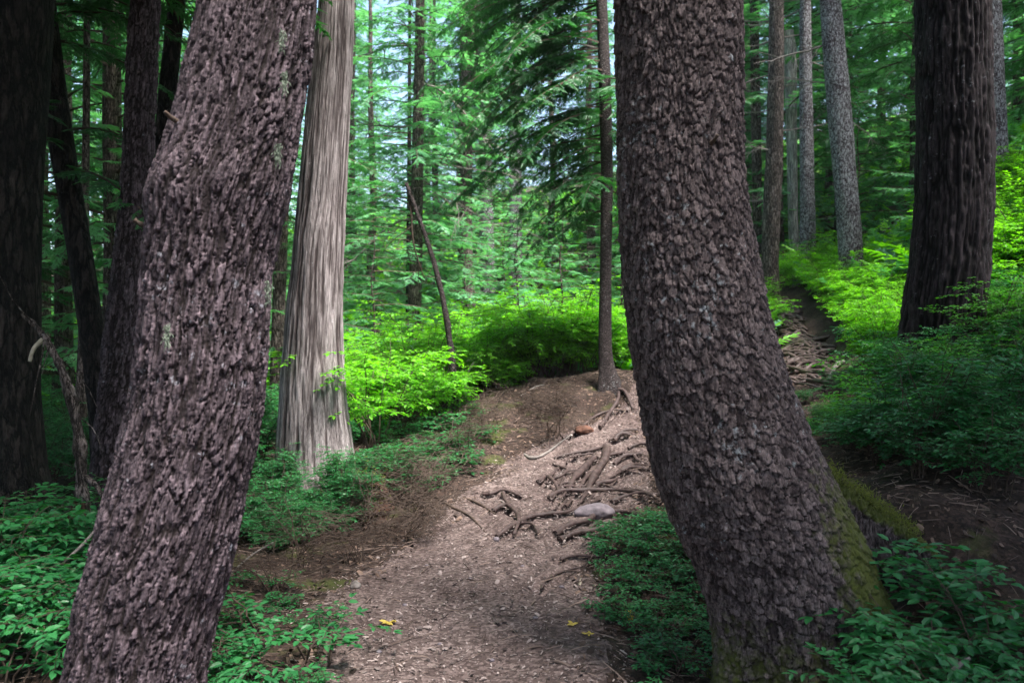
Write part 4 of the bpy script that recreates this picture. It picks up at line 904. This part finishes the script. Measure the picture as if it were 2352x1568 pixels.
# single plants one can point at
for key, px, py, Y, sc, lab in [
    ('big0', 2180, 1420, 3.1, .95, 'broad-leaved shrub spreading over the mossy root right of the massive trunk'),
    ('big1', 2290, 1420, 3.2, 1.0, 'broad-leaved shrub at the right edge, beside the spreading one'),
    ('big2', 2030, 1650, 2.75, .6, 'low broad-leaved plant at the bottom edge under the massive trunk'),
    ('big1', 45, 1480, 3.3, .9, 'broad-leaved shrub at the bottom left edge of the wood floor'),
    ('big2', 120, 1400, 3.7, .8, 'broad-leaved shrub touching the left side of the big leaning trunk'),
    ('big1', 2200, 1640, 2.7, .7, 'low broad-leaved plant nearest the bottom right corner'),
    ('dark0', 2100, 1230, 4.9, .8, 'teal-green shrub on the bare dark soil behind the mossy root'),
    ('dark1', 2280, 1250, 4.6, .8, 'teal-green shrub near the right edge behind the broad-leaved shrubs'),
    ('low1', 700, 1540, 3.75, 1.5, 'bright little leafy plant at the bottom edge left of the path'),
    ('low2', 560, 1500, 3.9, 1.6, 'leafy plant against the foot of the big leaning trunk'),
    ('dark2', 800, 1150, 7.2, .75, 'leafy shrub spilling over the bank in front of the pale cedar'),
    ('dark0', 930, 1100, 7.7, .7, 'sparse shrub on the brown bank right of the pale cedar')]:
    x, y = XY(px, Y); shrub(key, x, y, sc, random.uniform(0, 6.28), lab)

m = 15000; x = rng.uniform(-20, 22, m); y = 12.8 + rng.random(m) ** 1.3 * 34
k = (pathmask(x, y) < -.3) | (y > 20); x, y = x[k], y[k]; n = len(x)
for nm, sel, mt, lab in (('undergrowth', slice(0, None, 2), M_HEMP, 'pale green ferny undergrowth carpeting the forest behind the clearing'), ('undergrowth', slice(1, None, 2), M_HUCK, 'leafy yellow-green undergrowth carpeting the forest behind the clearing')):
    xx, yy = x[sel], y[sel]; n = len(xx); g = Geo(); az = rng.random(n) * 6.28
    X = nrm(np.stack([np.cos(az), np.sin(az), rng.uniform(.15, 1.1, n)], 1)); Yv = nrm(np.cross(np.array([0, 0, 1.]) + rng.normal(0, .2, (n, 3)), X)); Z = np.cross(X, Yv)
    O = np.stack([xx, yy, ground(xx, yy) + rng.uniform(.0, .35, n)], 1)
    for j in range(3): g.inst(FRC[j][0], FRC[j][1], O[j::3], X[j::3], Yv[j::3], Z[j::3], rng.uniform(.35, .9, len(O[j::3])), 0, rng.random(len(O[j::3])))
    tag(obj(nm, g.mesh(nm, mt)), lab, 'undergrowth', kind='stuff')

# ------------------------------------------------------------------ roots
def root_from(name, label, cat, pl, w, mat, crop=True, lift=.5, group=None, seed=0, taper=.6, **k):
    pp = []
    for i, c in enumerate(pl):
        px, py = C5(*c) if crop else c
        h = hit(px, py + 2); pp.append(h)
    Ym = np.mean([p[1] for p in pp]); r0 = w * .51 / 2 / FPX * Ym * (1.8 if crop else 1.5)
    for i, p in enumerate(pp):
        p[2] += r0 * (lift if 0 < i < len(pp) - 1 else -.4)
    return stick(name, label, cat, pp, r0, r0 * taper, mat, 9, group, seed=seed, relief=.22, **k)
for i, (pl, w, lab) in enumerate(roots):
    root_from('exposed_root', lab, 'root', pl, w, M_ROOT, group=G, seed=i)
for i, (pl, w) in enumerate(tangle):
    root_from('exposed_root', 'root in the dense tangle of roots stepping up the far trail', 'root', pl, w, M_ROOT, crop=False, group='roots of the far tangle', seed=50 + i, lift=.7)
root_from('exposed_root', 'pale forked root at the lower right of the far tangle', 'root', [(1905,872),(1918,848),(1938,836),(1958,832)], 16, M_DEAD, crop=False, group='roots of the far tangle', seed=99, lift=1.)
# sticks
for i, (pl, w, mat, lab) in enumerate([
 ([(885,535),(920,560),(980,540),(1060,480),(1120,430)], 7, M_DEAD, 'pale curved dead twig lying on the slope above the roots'),
 ([(480,725),(560,780),(640,820),(715,890)], 7, M_TWIG, 'long dark stick sliding down the bank to the path'),
 ([(610,725),(680,765),(755,800)], 7, M_TWIG, 'shorter dark stick above the long one on the bank'),
 ([(870,275),(930,240),(975,222)], 6, M_DEAD, 'grey stick on the crest of the brown mound'),
 ([(970,330),(1060,345),(1130,340)], 5, M_TWIG, 'thin dark stick lying on the shaded side of the mound'),
 ([(885,1415),(930,1408),(968,1400)], 9, M_TWL, 'short brown stick lying on the bare path near the bottom'),
 ([(1005,1465),(1050,1482),(1100,1490)], 9, M_TWL, 'brown bark sliver at the bottom of the path'),
 ([(1135,1130),(1142,1090)], 8, M_PALE, 'tiny pale stick standing out on the right of the path'),
 ([(1320,915),(1325,870),(1318,850)], 6, M_PALE, 'white twig beside the lowest thick root'),
 ([(20,1065),(90,1070),(160,1050)], 7, M_TWIG, 'dark stick along the left edge of the path')]):
    root_from('fallen_stick', lab, 'stick', pl, w, mat, group='sticks on the ground', seed=120 + i, lift=1.)
def wstick(pl, Ys, r0, mat, lab, seed):
    stick('fallen_stick', lab, 'stick', [P(a, b, y) for (a, b), y in zip(pl, Ys)], r0, r0 * .6, mat, 6, 'sticks on the ground', seed=seed)
wstick([(868,828),(900,862),(935,897)], [10.0,10.0,9.9], .016, M_PALE, 'bleached stick poking out of the lime shrubs, upper of the pair', 1)
wstick([(938,905),(962,914),(987,926)], [9.8,9.8,9.8], .026, M_PALE, 'thick bleached stick in the lime shrubs, lower of the pair', 2)
wstick([(1090,830),(1073,860),(1069,912)], [10.4,10.4,10.3], .017, M_PALE, 'upright white stick in the lime shrubs right of the leaning stem', 3)
wstick([(505,1345),(570,1280),(628,1245)], [4.9,5.2,5.3], .009, M_DEAD, 'pale stick rising from the debris beside the big leaning trunk', 4)
wstick([(495,1370),(600,1330),(720,1275)], [4.8,5.1,5.6], .010, M_TWIG, 'long thin stick lying across the debris left of the path', 5)
wstick([(100,1330),(190,1250),(245,1180)], [4.1,4.2,4.4], .010, M_DEAD, 'grey stick leaning left of the big leaning trunk', 6)
wstick([(2185,1545),(2205,1525),(2228,1510)], [2.95,2.95,2.95], .012, M_DEAD, 'short grey stick in the bottom right corner', 7)

# ------------------------------------------------------------------ rocks, stump, leaves
def rock(name, label, px, py, rx, ry, rz_, seed, mat=M_ROCK, cat='rock', rot=0.):
    h = hit(px, py); n1, n2 = 40, 22
    th, ph = np.meshgrid(np.linspace(0, 2 * math.pi, n1, endpoint=False), np.linspace(-math.pi / 2, math.pi / 2, n2))
    X, Y_, Z = np.cos(ph) * np.cos(th), np.cos(ph) * np.sin(th), np.sin(ph)
    f = 1 + .22 * fbm(X * 1.6 + seed, Y_ * 1.6, Z * 1.6, 3, seed) + .05 * fbm(X * 7, Y_ * 7, Z * 7, 2, seed)
    f = f * np.minimum(1, .95 / np.maximum(np.abs(X * .8 + Z * .6), .6))
    V_ = np.stack([X * f * rx, Y_ * f * ry, Z * f * rz_], -1).reshape(-1, 3)
    i = np.arange(n2 - 1)[:, None] * n1; j = np.arange(n1)[None]; j2 = (j + 1) % n1
    q = np.stack([i + j, i + j2, i + n1 + j2, i + n1 + j], -1).reshape(-1, 4)
    o = tag(obj(name, make_mesh(name, V_, [q], mat, smooth=True), None, h + np.array([0, 0, rz_ * .25])), label, cat); o.rotation_euler = (0, 0, rot); return o
rock('flat_rock', 'flat purple-grey rock set among the roots', 1366, 1182, .17, .09, .075, 3, rot=.15)
rock('round_stone', 'rounded pale stone at the left edge of the path', 817, 1350, .034, .034, .034, 5, M_DEAD)
rock('small_stone', 'small dark stone below the arched root', 1140, 1240, .024, .02, .02, 6)
rock('rotten_wood_chunk', 'reddish rotten wood chunk on the slope under the slender hemlock', 1342, 992, .11, .09, .055, 9, M_RED, 'wood chunk')
for i, (px, py, s) in enumerate([(930,1390,.016),(1010,1480,.013),(1230,1420,.015),(1130,1520,.014),(980,1300,.014),(1290,1350,.016),(760,1430,.018),(1080,1330,.012),(1200,1300,.013),(870,1500,.016)]):
    rock('pebble', 'small grey pebble on the trodden path', px, py, s, s * .8, s * .6, 20 + i)['group'] = 'pebbles on the path'
# mossy stump in the bank
hs = hit(850, 1205); g = Geo(); nz_ = 9
st_p = [hs + np.array([0, .12, -.1 + .055 * k]) for k in range(nz_)]
me, b = stick('mossy_stump', None, None, st_p, .15, .11, M_RED, 18, mesh_only=True, relief=.3, sub=3)
st = tag(obj('mossy_stump', me, None, b), 'low rotten stump with moss set in the left bank', 'stump')
tufts('moss', np.array(st_p) + np.array([.0, -.06, .02]), 1800, .03, M_MOSS, st, b, .07)
# yellow leaves
for i, (px, py, s, lab) in enumerate([(893,1432,.05,'yellow fallen leaf lying left of the middle of the path'),(1318,1437,.04,'yellow fallen leaf near the right edge of the path'),(1447,1432,.06,'upright yellow leaf at the right edge of the path, nearest the massive trunk'),(1352,1460,.03,'tiny yellow leaf scrap below the other yellow leaves on the path')]):
    h = hit(px, py); g = Geo(); r = np.random.default_rng(i)
    for k in range(5):
        a = r.uniform(0, 6.28) if i != 2 else math.pi / 2 + r.normal(0, .3); X = nrm(np.array([[math.cos(a), math.sin(a) * .6, r.uniform(.0, .3) + (1.2 if i == 2 else 0)]]))
        Yv = nrm(np.cross([[0, -.3, 1.]], X)); Z = np.cross(X, Yv); g.inst(leafV, leafF, np.array([[r.normal(0, .01), r.normal(0, .01), .008]]), X, Yv, Z, np.array([s]), 0)
    tag(obj('fallen_leaf', g.mesh('fallen_leaf', [M_YEL]), None, h), lab, 'leaf', 'yellow leaves on the path')
# moss ground tufts at the right edge of the path
m = 9000; x = rng.uniform(.55, 1.35, m); y = rng.uniform(3.1, 6.2, m)
k = (vnoise(x * 3, y * 3, 0 * x, 77) > -.1) & (pathmask(x, y) < .05); x, y = x[k], y[k]
g = Geo(); n = len(x); X = nrm(rng.normal(0, .7, (n, 3)) + np.array([0, 0, .8])); Yv = nrm(np.cross(X, rng.normal(0, 1, (n, 3)))); Z = np.cross(X, Yv)
g.inst(np.array([[0, -.2, 0], [0, .2, 0], [.5, 0, .2], [1, 0, .2]]), np.array([[0, 2, 1], [0, 3, 2]]), np.stack([x, y, ground(x, y)], 1), X, Yv, Z, rng.uniform(.012, .03, n), 0)
tag(obj('ground_moss', g.mesh('ground_moss', [M_MOSS])), 'olive moss on the bank between the path and the massive trunk', 'moss', kind='stuff')

# ------------------------------------------------------------------ camera, light
cam = bpy.data.cameras.new('camera'); co = bpy.data.objects.new('camera', cam); COL.objects.link(co)
co.location = (0, 0, ZC); co.rotation_euler = (R(90), 0, 0); cam.sensor_width = 36; cam.lens = 36 * FPX / 2352
cam.clip_end = 500; cam.clip_start = .05
cam.dof.use_dof = True; cam.dof.focus_distance = 4.6; cam.dof.aperture_fstop = 3.2
scn.camera = co
SUN_EL, SUN_AZ = R(66), R(128)        # azimuth measured from +Y towards +X
w = bpy.data.worlds.new('World'); scn.world = w; w.use_nodes = True; nt = w.node_tree; nt.nodes.clear()
sky = nt.nodes.new('ShaderNodeTexSky'); sky.sky_type = 'NISHITA'; sky.sun_disc = False; sky.sun_elevation = SUN_EL; sky.sun_rotation = SUN_AZ
sky.air_density = 1.; sky.dust_density = 3.; sky.ozone_density = 1.
bgd = nt.nodes.new('ShaderNodeBackground'); bgd.inputs[1].default_value = .09; wo = nt.nodes.new('ShaderNodeOutputWorld')
nt.links.new(sky.outputs[0], bgd.inputs[0]); nt.links.new(bgd.outputs[0], wo.inputs[0])
sl = bpy.data.lights.new('sun', 'SUN'); sl.energy = 4.9; sl.angle = R(20); sl.color = (1, .96, .9)
so = bpy.data.objects.new('sun', sl); COL.objects.link(so)
d = Vector((math.sin(SUN_AZ) * math.cos(SUN_EL), math.cos(SUN_AZ) * math.cos(SUN_EL), math.sin(SUN_EL)))
so.rotation_euler = d.to_track_quat('Z', 'Y').to_euler(); so.location = (0, 0, 30)
scn.view_settings.view_transform = 'Standard'; scn.view_settings.look = 'None'; scn.view_settings.exposure = 2.4; scn.view_settings.gamma = 1
scn.cycles.max_bounces = 8; scn.cycles.diffuse_bounces = 4; scn.cycles.transmission_bounces = 4; scn.cycles.glossy_bounces = 2

# air
hz = make_mesh('haze', np.array([[x, y, z] for x in (-95, 95) for y in (-50, 105) for z in (-12, 48)], float), [np.array([[0,1,3,2],[4,6,7,5],[0,4,5,1],[2,3,7,6],[0,2,6,4],[1,5,7,3]])], [])
hm = bpy.data.materials.new('haze'); hm.use_nodes = True; nt = hm.node_tree; nt.nodes.clear(); ho = nt.nodes.new('ShaderNodeOutputMaterial')
pv = nt.nodes.new('ShaderNodeVolumePrincipled'); pv.inputs['Density'].default_value = .0004; pv.inputs['Color'].default_value = (.86, .95, 1, 1); pv.inputs['Anisotropy'].default_value = .0
nt.links.new(pv.outputs[0], ho.inputs['Volume']); hz.materials.append(hm); obj('haze', hz)['kind'] = 'stuff'
